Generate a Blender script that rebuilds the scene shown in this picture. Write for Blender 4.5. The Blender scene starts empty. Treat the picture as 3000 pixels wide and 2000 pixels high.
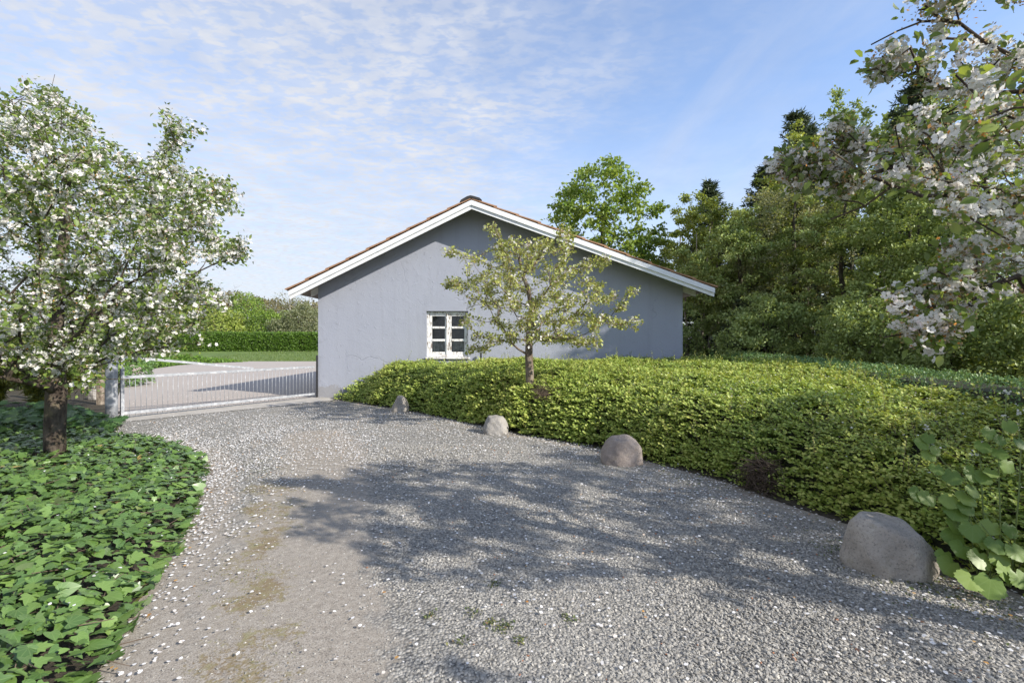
import bpy, bmesh, math, random
import numpy as np
from mathutils import Vector, Matrix, Quaternion

# ------------------------------------------------------------------ camera, sky, sun, exposure
random.seed(7)
RNG = np.random.default_rng(11)
scene = bpy.context.scene
COL = scene.collection
EYE = 1.4          # camera height in metres
FPX = 1420.0       # focal length in pixels of the 3000 px wide photograph

cam_d = bpy.data.cameras.new('camera')
cam = bpy.data.objects.new('camera', cam_d)
COL.objects.link(cam)
cam.location = (0, 0, EYE)
cam.rotation_euler = (math.pi / 2, 0, 0)
cam_d.sensor_width = 36.0
cam_d.lens = 36.0 * FPX / 3000.0
cam_d.clip_start = 0.05
cam_d.clip_end = 3000
scene.camera = cam

SUNV = Vector((1.70, -1.0, 1.17)).normalized()      # towards the sun
sun_d = bpy.data.lights.new('sun', 'SUN')
sun_d.energy = 3.3
sun_d.angle = math.radians(0.53)
sun_d.color = (1.0, 0.94, 0.84)
sun = bpy.data.objects.new('sun', sun_d)
COL.objects.link(sun)
sun.location = (30, -18, 25)
sun.rotation_euler = (-SUNV).to_track_quat('-Z', 'Y').to_euler()

world = bpy.data.worlds.new('World')
scene.world = world
world.use_nodes = True
scene.view_settings.view_transform = 'Standard'
scene.view_settings.look = 'None'
scene.view_settings.gamma = 1.0
scene.view_settings.use_curve_mapping = False
scene.view_settings.exposure = 1.10
scene.cycles.max_bounces = 9
scene.cycles.diffuse_bounces = 6
scene.cycles.glossy_bounces = 2
scene.cycles.transmission_bounces = 6
scene.cycles.transparent_max_bounces = 4
scene.cycles.caustics_reflective = False
scene.cycles.caustics_refractive = False
scene.cycles.use_denoising = True
scene.render.use_persistent_data = False


class NT:
    """small helper round a node tree"""
    def __init__(s, tree):
        s.t = tree
        tree.nodes.clear()

    def n(s, typ, **kw):
        nd = s.t.nodes.new(typ)
        for k, v in kw.items():
            if k.startswith('i_'):
                key = k[2:].replace('_', ' ')
                nd.inputs[key].default_value = v
            elif k.startswith('x'):
                nd.inputs[int(k[1:])].default_value = v
            else:
                setattr(nd, k, v)
        return nd

    def l(s, a, ai, b, bi):
        s.t.links.new(a.outputs[ai], b.inputs[bi])

    def math(s, op, a, b=None, clamp=False):
        nd = s.t.nodes.new('ShaderNodeMath')
        nd.operation = op
        nd.use_clamp = clamp
        for i, v in enumerate((a, b)):
            if v is None:
                continue
            if isinstance(v, (int, float)):
                nd.inputs[i].default_value = v
            else:
                s.t.links.new(v, nd.inputs[i])
        return nd.outputs[0]

    def ramp(s, fac, stops, interp='LINEAR'):
        nd = s.t.nodes.new('ShaderNodeValToRGB')
        cr = nd.color_ramp
        cr.interpolation = interp
        while len(cr.elements) > 1:
            cr.elements.remove(cr.elements[0])
        for i, (p, c) in enumerate(stops):
            e = cr.elements[0] if i == 0 else cr.elements.new(p)
            e.position = p
            if isinstance(c, (int, float)):
                c = (c, c, c)
            e.color = (c[0], c[1], c[2], 1)
        if fac is not None:
            s.t.links.new(fac, nd.inputs[0])
        return nd.outputs[0]

    def mix(s, fac, a, b, blend='MIX'):
        nd = s.t.nodes.new('ShaderNodeMix')
        nd.data_type = 'RGBA'
        nd.blend_type = blend
        for sock, v in ((nd.inputs[0], fac), (nd.inputs[6], a), (nd.inputs[7], b)):
            if isinstance(v, (int, float)):
                sock.default_value = v
            elif isinstance(v, tuple):
                sock.default_value = (v[0], v[1], v[2], 1)
            else:
                s.t.links.new(v, sock)
        return nd.outputs[2]

    def noise(s, vec, scale, detail=4, rough=0.55, dist=0.0):
        nd = s.n('ShaderNodeTexNoise', i_Scale=scale, i_Detail=detail, i_Roughness=rough, i_Distortion=dist)
        if vec is not None:
            s.t.links.new(vec, nd.inputs['Vector'])
        return nd.outputs['Fac']


def build_world():
    T = NT(world.node_tree)
    sky = T.n('ShaderNodeTexSky', sky_type='NISHITA')
    sky.sun_disc = False
    sky.sun_elevation = math.asin(SUNV.z)
    sky.sun_rotation = math.atan2(SUNV.x, SUNV.y)
    sky.air_density = 0.85
    sky.dust_density = 0.25
    sky.ozone_density = 3.2
    sky.altitude = 20
    tc = T.n('ShaderNodeTexCoord')
    sp = T.n('ShaderNodeSeparateXYZ')
    T.l(tc, 'Generated', sp, 0)
    z = T.math('MAXIMUM', sp.outputs[2], 0.015)
    u = T.math('DIVIDE', sp.outputs[0], z)
    v = T.math('DIVIDE', sp.outputs[1], z)
    cb = T.n('ShaderNodeCombineXYZ')
    T.t.links.new(u, cb.inputs[0])
    T.t.links.new(v, cb.inputs[1])
    P = cb.outputs[0]
    # altocumulus sheet: its edge runs roughly down the middle of the sky
    n1 = T.noise(P, 1.1, 5, 0.6, 0.4)
    edge = T.math('ADD', u, T.math('MULTIPLY', T.math('SUBTRACT', n1, 0.5), 2.2))
    mr = T.n('ShaderNodeMapRange', interpolation_type='SMOOTHSTEP')
    T.t.links.new(edge, mr.inputs[0])
    mr.inputs[1].default_value = 0.75
    mr.inputs[2].default_value = -0.75
    mr.inputs[3].default_value = 0.0
    mr.inputs[4].default_value = 1.0
    cover = mr.outputs[0]
    mp = T.n('ShaderNodeMapping')
    mp.inputs['Rotation'].default_value = (0, 0, math.radians(25))
    mp.inputs['Scale'].default_value = (1.0, 1.45, 1)
    T.t.links.new(P, mp.inputs[0])
    n2 = T.noise(mp.outputs[0], 13, 3, 0.55, 0.25)
    n3 = T.noise(P, 3.2, 4, 0.6, 0.3)
    rip = T.ramp(n2, [(0.38, 0.0), (0.60, 1.0)], 'EASE')
    thick = T.ramp(cover, [(0.0, 0.0), (0.3, 0.40), (0.7, 0.92), (1.0, 1.0)])
    body = T.ramp(n3, [(0.22, 0.5), (0.62, 1.0)])
    ripw = T.math('ADD', T.math('MULTIPLY', rip, 0.45), 0.52, clamp=True)
    solid = T.math('MULTIPLY', cover, cover)
    sheet = T.math('MULTIPLY', T.math('MULTIPLY', thick, body), ripw)
    sheet = T.math('MAXIMUM', sheet, T.math('MULTIPLY', T.math('MULTIPLY', solid, body), 0.60))
    # cirrus streaks
    mp2 = T.n('ShaderNodeMapping')
    mp2.inputs['Rotation'].default_value = (0, 0, math.radians(-38))
    mp2.inputs['Scale'].default_value = (1.5, 0.40, 1)
    T.t.links.new(P, mp2.inputs[0])
    n4 = T.noise(mp2.outputs[0], 1.0, 8, 0.62, 0.9)
    cir = T.ramp(n4, [(0.50, 0.0), (0.85, 0.34)])
    fac = T.math('MAXIMUM', sheet, cir)
    # low veil of thin cloud that thickens with the longer path near the horizon
    veil = T.ramp(sp.outputs[2], [(0.0, 0.92), (0.15, 0.66), (0.42, 0.16), (0.7, 0.06)])
    fac = T.math('ADD', fac, T.math('MULTIPLY', veil, T.math('SUBTRACT', 1.0, fac)), clamp=True)
    shade = T.ramp(n3, [(0.2, (2.05, 2.16, 2.42)), (0.7, (2.6, 2.66, 2.82))])
    hor = T.mix(fac, sky.outputs[0], shade)
    bg = T.n('ShaderNodeBackground')
    bg.inputs[1].default_value = 0.148
    T.t.links.new(hor, bg.inputs[0])
    out = T.n('ShaderNodeOutputWorld')
    T.l(bg, 0, out, 0)


build_world()

# ------------------------------------------------------------------ helpers
def G(px, py, z=0.0):
    """photograph pixel on a level sheet at height z -> plan point"""
    d = (EYE - z) * FPX / (py - 1000.0)
    return ((px - 1500.0) / FPX * d, d)


def W(px, py, d):
    """photograph pixel at distance d -> point"""
    return np.array([(px - 1500.0) / FPX * d, d, EYE - (py - 1000.0) / FPX * d])


def proj(P):
    P = np.atleast_2d(P)
    y = np.maximum(P[:, 1], 0.05)
    return np.stack([1500 + FPX * P[:, 0] / y, 1000 - FPX * (P[:, 2] - EYE) / y], 1)


def in_poly(pts, poly):
    pts = np.atleast_2d(pts)
    x, y = pts[:, 0], pts[:, 1]
    inside = np.zeros(len(pts), bool)
    n = len(poly)
    j = n - 1
    for i in range(n):
        xi, yi = poly[i]
        xj, yj = poly[j]
        c = ((yi > y) != (yj > y)) & (x < (xj - xi) * (y - yi) / (yj - yi + 1e-12) + xi)
        inside ^= c
        j = i
    return inside


def dist_poly(pts, line):
    """distance from plan points to an open polyline"""
    pts = np.atleast_2d(pts)
    best = np.full(len(pts), 1e9)
    for a, b in zip(line[:-1], line[1:]):
        a = np.array(a, float); b = np.array(b, float)
        ab = b - a
        t = np.clip(((pts - a) @ ab) / (ab @ ab), 0, 1)
        q = a + t[:, None] * ab
        best = np.minimum(best, np.hypot(*(pts - q).T))
    return best


def wav(x, y, f, seed):
    r = np.random.default_rng(seed)
    o = np.zeros_like(x, dtype=float)
    for i in range(7):
        a = r.uniform(0, 2 * math.pi)
        k = f * r.uniform(0.6, 1.7)
        o += np.sin(k * (x * math.cos(a) + y * math.sin(a)) + r.uniform(0, 6.28))
    return o / 4.0


def unit(a):
    return a / np.maximum(np.linalg.norm(a, axis=-1, keepdims=True), 1e-9)


def rnd(n, s=1.0):
    return RNG.normal(0, s, (n, 3))


def mesh_np(name, V, F, smooth=False, attrs=None, uv=None):
    """V (n,3), F (m,3) or (m,4) arrays -> mesh"""
    V = np.asarray(V, np.float32)
    F = np.asarray(F, np.int32)
    m = bpy.data.meshes.new(name)
    k = F.shape[1]
    m.vertices.add(len(V))
    m.vertices.foreach_set('co', V.ravel())
    m.loops.add(F.size)
    m.loops.foreach_set('vertex_index', F.ravel())
    m.polygons.add(len(F))
    m.polygons.foreach_set('loop_start', np.arange(0, F.size, k, dtype=np.int32))
    m.polygons.foreach_set('loop_total', np.full(len(F), k, np.int32))
    if smooth:
        m.polygons.foreach_set('use_smooth', np.ones(len(F), bool))
    if attrs:
        for an, av in attrs.items():
            a = m.attributes.new(an, 'FLOAT', 'POINT')
            a.data.foreach_set('value', np.asarray(av, np.float32))
    if uv is not None:
        lay = m.uv_layers.new(name='UVMap')
        lay.data.foreach_set('uv', np.asarray(uv, np.float32)[F.ravel()].ravel())
    m.update(calc_edges=True)
    m.validate()
    return m


def put(name, me, mat=None, parent=None, loc=None, label=None, cat=None, group=None, kind=None):
    o = bpy.data.objects.new(name, me)
    COL.objects.link(o)
    if mat is not None and me is not None and len(me.materials) == 0:
        me.materials.append(mat)
    if parent is not None:
        o.parent = parent
    if loc is not None:
        o.location = loc
    if label: o['label'] = label
    if cat: o['category'] = cat
    if group: o['group'] = group
    if kind: o['kind'] = kind
    return o


def empty(name, loc, label, cat, group=None, kind=None):
    o = put(name, None, None, None, loc, label, cat, group, kind)
    o.empty_display_size = 0.2
    return o


def stamp(tv, tf, pos, Yax, Nax, scale):
    """copies of a small template: its y axis along Yax, its z axis near Nax"""
    tv = np.asarray(tv, float); tf = np.asarray(tf, int)
    y = unit(Yax)
    x = unit(np.cross(y, Nax))
    z = np.cross(x, y)
    sc = np.asarray(scale, float)
    if sc.ndim == 1:
        sc = np.stack([sc, sc, sc], 1)
    q = tv[None, :, :] * sc[:, None, :]
    V = pos[:, None, :] + q[..., 0:1] * x[:, None, :] + q[..., 1:2] * y[:, None, :] + q[..., 2:3] * z[:, None, :]
    n, m = len(pos), len(tv)
    F = tf[None] + (np.arange(n) * m)[:, None, None]
    return V.reshape(-1, 3), F.reshape(-1, tf.shape[1])


def frame(y, n):
    y = unit(y); x = unit(np.cross(y, n)); z = np.cross(x, y)
    return x, y, z


def tubes(A, B, ra, rb, sides=5):
    """separate frusta along edges A->B"""
    A = np.asarray(A, float); B = np.asarray(B, float)
    d = unit(B - A)
    up = np.where(np.abs(d[:, 2:3]) > 0.9, np.array([[1.0, 0, 0]]), np.array([[0, 0, 1.0]]))
    x = unit(np.cross(d, up)); y = np.cross(d, x)
    an = np.arange(sides) / sides * 2 * math.pi
    c = np.cos(an)[None, :, None] * x[:, None, :] + np.sin(an)[None, :, None] * y[:, None, :]
    Va = A[:, None, :] + c * np.asarray(ra)[:, None, None]
    Vb = (B + d * 0.15 * np.asarray(rb)[:, None])[:, None, :] + c * np.asarray(rb)[:, None, None]
    V = np.concatenate([Va, Vb], 1).reshape(-1, 3)
    i = np.arange(sides); j = (i + 1) % sides
    f = np.stack([i, j, j + sides, i + sides], 1)
    F = f[None] + (np.arange(len(A)) * 2 * sides)[:, None, None]
    return V, F.reshape(-1, 4)


def pipe(pts, rad, sides=12, rough=0.0, seed=1, cap=True):
    """one continuous tube along a polyline (rings shared), quads"""
    pts = np.asarray(pts, float)
    n = len(pts)
    rad = np.broadcast_to(np.asarray(rad, float), (n,))
    tang = np.gradient(pts, axis=0)
    tang = unit(tang)
    ref = np.array([1.0, 0.2, 0.1]) if abs(tang[0][2]) > 0.7 else np.array([0, 0.1, 1.0])
    x = unit(np.cross(tang, ref)); y = np.cross(tang, x)
    an = np.arange(sides) / sides * 2 * math.pi
    r = np.random.default_rng(seed)
    rr = rad[:, None] * (1 + rough * r.normal(0, 1, (n, sides)))
    V = pts[:, None, :] + rr[..., None] * (np.cos(an)[None, :, None] * x[:, None, :] + np.sin(an)[None, :, None] * y[:, None, :])
    V = V.reshape(-1, 3)
    F = []
    for k in range(n - 1):
        for i in range(sides):
            j = (i + 1) % sides
            F.append((k * sides + i, k * sides + j, (k + 1) * sides + j, (k + 1) * sides + i))
    if cap:
        V = np.vstack([V, pts[:1], pts[-1:]])
        c0, c1 = len(V) - 2, len(V) - 1
        for i in range(sides):
            j = (i + 1) % sides
            F.append((c0, j, i, i))
            F.append((c1, (n - 1) * sides + i, (n - 1) * sides + j, (n - 1) * sides + j))
    return V, F


def pyobj(name, V, F, mat, parent=None, smooth=False, **kw):
    m = bpy.data.meshes.new(name)
    FF = []
    for f in F:
        g = []
        for i in f:
            if int(i) not in g:
                g.append(int(i))
        FF.append(g)
    m.from_pydata([tuple(map(float, v)) for v in V], [], FF)
    if smooth:
        m.polygons.foreach_set('use_smooth', np.ones(len(m.polygons), bool))
    m.update()
    return put(name, m, mat, parent, **kw)


def box(name, lo, hi, mat, parent=None, bevel=0.0, off=(0, 0, 0), **kw):
    bm = bmesh.new()
    bmesh.ops.create_cube(bm, size=1.0)
    lo = np.array(lo, float); hi = np.array(hi, float)
    for v in bm.verts:
        for k in range(3):
            v.co[k] = (lo[k] if v.co[k] < 0 else hi[k]) - off[k]
    if bevel > 0:
        bmesh.ops.bevel(bm, geom=bm.edges[:], offset=bevel, segments=1, affect='EDGES')
    m = bpy.data.meshes.new(name)
    bm.to_mesh(m); bm.free()
    return put(name, m, mat, parent, **kw)


# ------------------------------------------------------------------ materials
def new_mat(name):
    m = bpy.data.materials.new(name)
    m.use_nodes = True
    T = NT(m.node_tree)
    out = T.n('ShaderNodeOutputMaterial')
    return m, T, out


def leaf_mat(name, stops, trans=0.38, rough=0.45, spec=0.35, warm=(1.25, 1.15, 0.55), veins=False):
    m, T, out = new_mat(name)
    at = T.n('ShaderNodeAttribute', attribute_name='tint')
    col = T.ramp(at.outputs['Fac'], stops)
    geo = T.n('ShaderNodeNewGeometry')
    col2 = T.mix(T.math('MULTIPLY', geo.outputs['Backfacing'], 0.45), col, (0.30, 0.36, 0.22))
    if veins:
        uv = T.n('ShaderNodeUVMap')
        sp = T.n('ShaderNodeSeparateXYZ')
        T.l(uv, 0, sp, 0)
        ang = T.math('ARCTAN2', sp.outputs[0], sp.outputs[1])
        k = T.math('MULTIPLY', ang, 1.0 / 0.62)
        fr = T.math('ABSOLUTE', T.math('SUBTRACT', k, T.math('ROUND', k)))
        ln = T.n('ShaderNodeVectorMath', operation='LENGTH')
        T.l(uv, 0, ln, 0)
        wdt = T.math('MULTIPLY', fr, T.math('ADD', ln.outputs['Value'], 0.08))
        v = T.ramp(wdt, [(0.0, 1.0), (0.028, 0.75), (0.05, 0.0)])
        col2 = T.mix(T.math('MULTIPLY', v, 0.22), col2, (0.32, 0.42, 0.16))
    p = T.n('ShaderNodeBsdfPrincipled')
    p.inputs['Roughness'].default_value = rough
    p.inputs['Specular IOR Level'].default_value = spec
    T.t.links.new(col2, p.inputs['Base Color'])
    tr = T.n('ShaderNodeBsdfTranslucent')
    tcol = T.mix(1.0, col, warm, 'MULTIPLY')
    T.t.links.new(tcol, tr.inputs[0])
    mx = T.n('ShaderNodeMixShader', x0=trans)
    T.l(p, 0, mx, 1)
    T.l(tr, 0, mx, 2)
    T.l(mx, 0, out, 0)
    return m


def simple_mat(name, col, rough=0.6, metal=0.0, spec=0.4, var=0.15, scale=6.0, bump=0.0, bscale=40.0, col2=None, coord='Object'):
    m, T, out = new_mat(name)
    tc = T.n('ShaderNodeTexCoord')
    vec = tc.outputs[coord]
    nf = T.noise(vec, scale, 6, 0.6)
    a = tuple(c * (1 - var) for c in col)
    b = col2 if col2 else tuple(min(1, c * (1 + var)) for c in col)
    c = T.ramp(nf, [(0.3, a), (0.7, b)])
    p = T.n('ShaderNodeBsdfPrincipled')
    p.inputs['Roughness'].default_value = rough
    p.inputs['Metallic'].default_value = metal
    p.inputs['Specular IOR Level'].default_value = spec
    T.t.links.new(c, p.inputs['Base Color'])
    if bump > 0:
        bn = T.noise(vec, bscale, 5, 0.6)
        bp = T.n('ShaderNodeBump', i_Strength=1.0, i_Distance=bump)
        T.t.links.new(bn, bp.inputs['Height'])
        T.l(bp, 0, p, 'Normal')
    T.l(p, 0, out, 0)
    return m


def bark_mat(name, dark, light, moss=None, scale=9.0, bump=0.012, thr=(0.42, 0.62)):
    m, T, out = new_mat(name)
    tc = T.n('ShaderNodeTexCoord')
    mp = T.n('ShaderNodeMapping')
    mp.inputs['Scale'].default_value = (1, 1, 0.45)
    T.l(tc, 'Object', mp, 0)
    n1 = T.noise(mp.outputs[0], scale, 8, 0.65, 0.3)
    n2 = T.noise(mp.outputs[0], scale * 4.5, 6, 0.7)
    c = T.ramp(n1, [(thr[0], dark), (thr[1], light)])
    if moss:
        n3 = T.noise(tc.outputs['Object'], scale * 0.7, 5, 0.6)
        c = T.mix(T.ramp(n3, [(0.52, 0.0), (0.68, 0.75)]), c, moss)
    c = T.mix(0.5, c, T.ramp(n2, [(0.3, 0.35), (0.7, 1.0)]), 'MULTIPLY')
    p = T.n('ShaderNodeBsdfPrincipled', i_Roughness=0.9)
    p.inputs['Specular IOR Level'].default_value = 0.15
    T.t.links.new(c, p.inputs['Base Color'])
    bp = T.n('ShaderNodeBump', i_Strength=1.0, i_Distance=bump)
    T.t.links.new(T.math('ADD', n1, T.math('MULTIPLY', n2, 0.6)), bp.inputs['Height'])
    T.l(bp, 0, p, 'Normal')
    T.l(p, 0, out, 0)
    return m


def gravel_mat():
    m, T, out = new_mat('driveway gravel')
    tc = T.n('ShaderNodeTexCoord')
    vec = tc.outputs['Object']
    bare_a = T.n('ShaderNodeAttribute', attribute_name='bare').outputs['Fac']
    moss_a = T.n('ShaderNodeAttribute', attribute_name='moss').outputs['Fac']
    nb = T.noise(vec, 2.2, 6, 0.65)
    nf = T.noise(vec, 26, 6, 0.7)
    vo = T.n('ShaderNodeTexVoronoi', i_Scale=58.0)
    T.t.links.new(vec, vo.inputs['Vector'])
    vs = T.n('ShaderNodeSeparateColor')
    T.l(vo, 'Color', vs, 0)
    chip = T.ramp(vs.outputs[0], [(0.0, (0.14, 0.138, 0.136)), (0.35, (0.25, 0.24, 0.222)), (0.7, (0.35, 0.332, 0.30)), (0.93, (0.45, 0.425, 0.385)), (1.0, (0.55, 0.53, 0.49))])
    gap = T.ramp(vo.outputs['Distance'], [(0.0, 1.0), (0.5, 0.9), (0.8, 0.4)])
    chip = T.mix(1.0, chip, gap, 'MULTIPLY')
    chip = T.mix(T.ramp(nb, [(0.4, 0.0), (0.75, 0.45)]), chip, (0.25, 0.225, 0.185))
    earth = T.ramp(nf, [(0.25, (0.20, 0.172, 0.142)), (0.5, (0.29, 0.256, 0.216)), (0.78, (0.38, 0.342, 0.294))])
    nsp = T.noise(vec, 150, 3, 0.7)
    earth = T.mix(T.ramp(nsp, [(0.56, 0.0), (0.62, 0.85)]), earth, (0.09, 0.083, 0.078))
    earth = T.mix(T.ramp(nsp, [(0.36, 0.8), (0.42, 0.0)]), earth, (0.45, 0.43, 0.39))
    be = T.math('ADD', bare_a, T.math('MULTIPLY', T.math('SUBTRACT', T.noise(vec, 5, 7, 0.7), 0.5), 0.9))
    be = T.ramp(be, [(0.42, 0.0), (0.62, 1.0)])
    col = T.mix(be, chip, earth)
    mo = T.math('ADD', moss_a, T.math('MULTIPLY', T.math('SUBTRACT', T.math('MULTIPLY', T.math('ADD', T.noise(vec, 3.1, 4, 0.6), T.noise(vec, 14, 7, 0.8)), 0.5), 0.5), 3.6))
    mo = T.ramp(T.math('ADD', mo, T.math('MULTIPLY', T.math('SUBTRACT', T.noise(vec, 60, 4, 0.8), 0.5), 1.6)), [(0.80, 0.0), (1.30, 0.7)])
    mcol = T.ramp(T.noise(vec, 14, 4, 0.6), [(0.3, (0.13, 0.075, 0.03)), (0.5, (0.175, 0.125, 0.045)), (0.7, (0.21, 0.20, 0.08))])
    col = T.mix(mo, col, mcol)
    p = T.n('ShaderNodeBsdfPrincipled', i_Roughness=0.85)
    p.inputs['Specular IOR Level'].default_value = 0.25
    T.t.links.new(col, p.inputs['Base Color'])
    h1 = T.math('MULTIPLY', T.math('SUBTRACT', 1.0, vo.outputs['Distance']), T.math('SUBTRACT', 1.0, T.math('MULTIPLY', be, 0.9)))
    h = T.math('ADD', h1, T.math('MULTIPLY', nf, 0.5))
    bp = T.n('ShaderNodeBump', i_Strength=1.0, i_Distance=0.009)
    T.t.links.new(h, bp.inputs['Height'])
    T.l(bp, 0, p, 'Normal')
    T.l(p, 0, out, 0)
    return m


def tint_mat(name, stops, rough=0.8, spec=0.25, trans=0.0, inst=False):
    if trans:
        return leaf_mat(name, stops, trans, rough, spec, (1, 1, 1))
    m, T, out = new_mat(name)
    at = T.n('ShaderNodeAttribute', attribute_name='tint', attribute_type='INSTANCER' if inst else 'GEOMETRY')
    col = T.ramp(at.outputs['Fac'], stops)
    p = T.n('ShaderNodeBsdfPrincipled', i_Roughness=rough)
    p.inputs['Specular IOR Level'].default_value = spec
    T.t.links.new(col, p.inputs['Base Color'])
    T.l(p, 0, out, 0)
    return m


def plaster_mat():
    m, T, out = new_mat('grey painted plaster')
    tc = T.n('ShaderNodeTexCoord')
    vec = tc.outputs['Object']
    n1 = T.noise(vec, 0.9, 6, 0.6)
    n2 = T.noise(vec, 7, 8, 0.7)
    c = T.ramp(n1, [(0.3, (0.325, 0.342, 0.40)), (0.7, (0.348, 0.364, 0.42))])
    c = T.mix(T.ramp(n2, [(0.55, 0.0), (0.85, 0.3)]), c, (0.39, 0.395, 0.43))
    # hairline cracks
    vo = T.n('ShaderNodeTexVoronoi', feature='DISTANCE_TO_EDGE', i_Scale=0.55)
    dv = T.n('ShaderNodeVectorMath', operation='ADD')
    nn = T.n('ShaderNodeTexNoise', i_Scale=3.0, i_Detail=6.0)
    T.t.links.new(vec, nn.inputs['Vector'])
    sc = T.n('ShaderNodeVectorMath', operation='SCALE')
    sc.inputs['Scale'].default_value = 0.55
    T.l(nn, 'Color', sc, 0)
    T.t.links.new(vec, dv.inputs[0])
    T.l(sc, 0, dv, 1)
    T.l(dv, 0, vo, 'Vector')
    crack = T.ramp(vo.outputs['Distance'], [(0.0, 1.0), (0.011, 0.0)])
    cm = T.math('MULTIPLY', crack, T.ramp(T.noise(vec, 0.8, 3), [(0.50, 0.0), (0.60, 1.0)]))
    c = T.mix(T.math('MULTIPLY', cm, 0.30), c, (0.20, 0.20, 0.23))
    ms = T.n('ShaderNodeMapping')
    ms.inputs['Scale'].default_value = (5.0, 5.0, 0.28)
    T.l(tc, 'Object', ms, 0)
    st = T.noise(ms.outputs[0], 1.0, 6, 0.65)
    c = T.mix(T.ramp(st, [(0.52, 0.0), (0.72, 0.34)]), c, (0.26, 0.27, 0.30))
    # damp scuffed band low down, with its own ragged outline
    sp = T.n('ShaderNodeSeparateXYZ')
    T.l(tc, 'Object', sp, 0)
    low = T.math('ADD', sp.outputs[2], T.math('MULTIPLY', T.noise(vec, 3.5, 6, 0.7), -0.55))
    c = T.mix(T.ramp(low, [(-0.12, 0.55), (0.0, 0.0)]), c, (0.25, 0.235, 0.22))
    p = T.n('ShaderNodeBsdfPrincipled', i_Roughness=0.75)
    p.inputs['Specular IOR Level'].default_value = 0.2
    T.t.links.new(c, p.inputs['Base Color'])
    big = T.noise(vec, 2.4, 5, 0.6, 0.6)
    fine = T.noise(vec, 34, 5, 0.65)
    lump = T.ramp(T.noise(vec, 11, 6, 0.7, 0.8), [(0.56, 0.0), (0.72, 1.0)])
    h = T.math('ADD', T.math('MULTIPLY', big, 0.45), T.math('MULTIPLY', fine, 0.16))
    h = T.math('ADD', h, T.math('MULTIPLY', lump, 0.20))
    h = T.math('SUBTRACT', h, T.math('MULTIPLY', cm, 0.25))
    bp = T.n('ShaderNodeBump', i_Strength=1.0, i_Distance=0.02)
    T.t.links.new(h, bp.inputs['Height'])
    T.l(bp, 0, p, 'Normal')
    T.l(p, 0, out, 0)
    return m


def flaky_paint():
    m, T, out = new_mat('weathered white window paint')
    tc = T.n('ShaderNodeTexCoord')
    mp = T.n('ShaderNodeMapping')
    mp.inputs['Scale'].default_value = (1.3, 1, 0.35)
    T.l(tc, 'Object', mp, 0)
    n = T.noise(mp.outputs[0], 26, 7, 0.7)
    n2 = T.noise(tc.outputs['Object'], 3.2, 3)
    f = T.math('ADD', n, T.math('MULTIPLY', T.math('SUBTRACT', n2, 0.5), 0.35))
    c = T.ramp(f, [(0.36, (0.16, 0.125, 0.10)), (0.42, (0.42, 0.38, 0.34)), (0.47, (0.74, 0.735, 0.72)), (0.8, (0.82, 0.82, 0.81))])
    p = T.n('ShaderNodeBsdfPrincipled', i_Roughness=0.6)
    T.t.links.new(c, p.inputs['Base Color'])
    bp = T.n('ShaderNodeBump', i_Strength=0.6, i_Distance=0.004)
    T.t.links.new(n, bp.inputs['Height'])
    T.l(bp, 0, p, 'Normal')
    T.l(p, 0, out, 0)
    return m


def galv_mat():
    m, T, out = new_mat('galvanised steel')
    tc = T.n('ShaderNodeTexCoord')
    vo = T.n('ShaderNodeTexVoronoi', i_Scale=22.0)
    T.l(tc, 'Object', vo, 'Vector')
    vs = T.n('ShaderNodeSeparateColor')
    T.l(vo, 'Color', vs, 0)
    c = T.ramp(vs.outputs[0], [(0.0, (0.30, 0.315, 0.34)), (0.7, (0.38, 0.395, 0.42)), (1.0, (0.50, 0.51, 0.53))])
    n = T.noise(tc.outputs['Object'], 9, 6, 0.7)
    c = T.mix(T.ramp(n, [(0.6, 0.0), (0.68, 0.4)]), c, (0.60, 0.60, 0.61))
    p = T.n('ShaderNodeBsdfPrincipled', i_Roughness=0.5, i_Metallic=0.35)
    T.t.links.new(c, p.inputs['Base Color'])
    T.l(p, 0, out, 0)
    return m


def stone_mat(name, a, b, c_):
    m, T, out = new_mat(name)
    tc = T.n('ShaderNodeTexCoord')
    vec = tc.outputs['Object']
    n1 = T.noise(vec, 5, 7, 0.65)
    n2 = T.noise(vec, 75, 4, 0.7)
    n3 = T.noise(vec, 11, 6, 0.7)
    c = T.ramp(n1, [(0.3, a), (0.55, b), (0.75, c_)])
    c = T.mix(T.ramp(n2, [(0.34, 0.7), (0.47, 0.0)]), c, (0.13, 0.12, 0.115))
    c = T.mix(T.ramp(n2, [(0.60, 0.0), (0.74, 0.6)]), c, (0.52, 0.49, 0.45))
    c = T.mix(T.ramp(n3, [(0.60, 0.0), (0.72, 0.45)]), c, (0.21, 0.19, 0.115))
    p = T.n('ShaderNodeBsdfPrincipled', i_Roughness=0.85)
    p.inputs['Specular IOR Level'].default_value = 0.25
    T.t.links.new(c, p.inputs['Base Color'])
    h = T.math('ADD', T.math('MULTIPLY', n1, 1.0), T.math('ADD', T.math('MULTIPLY', n3, 0.5), T.math('MULTIPLY', n2, 0.12)))
    bp = T.n('ShaderNodeBump', i_Strength=1.0, i_Distance=0.022)
    T.t.links.new(h, bp.inputs['Height'])
    T.l(bp, 0, p, 'Normal')
    T.l(p, 0, out, 0)
    return m


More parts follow.
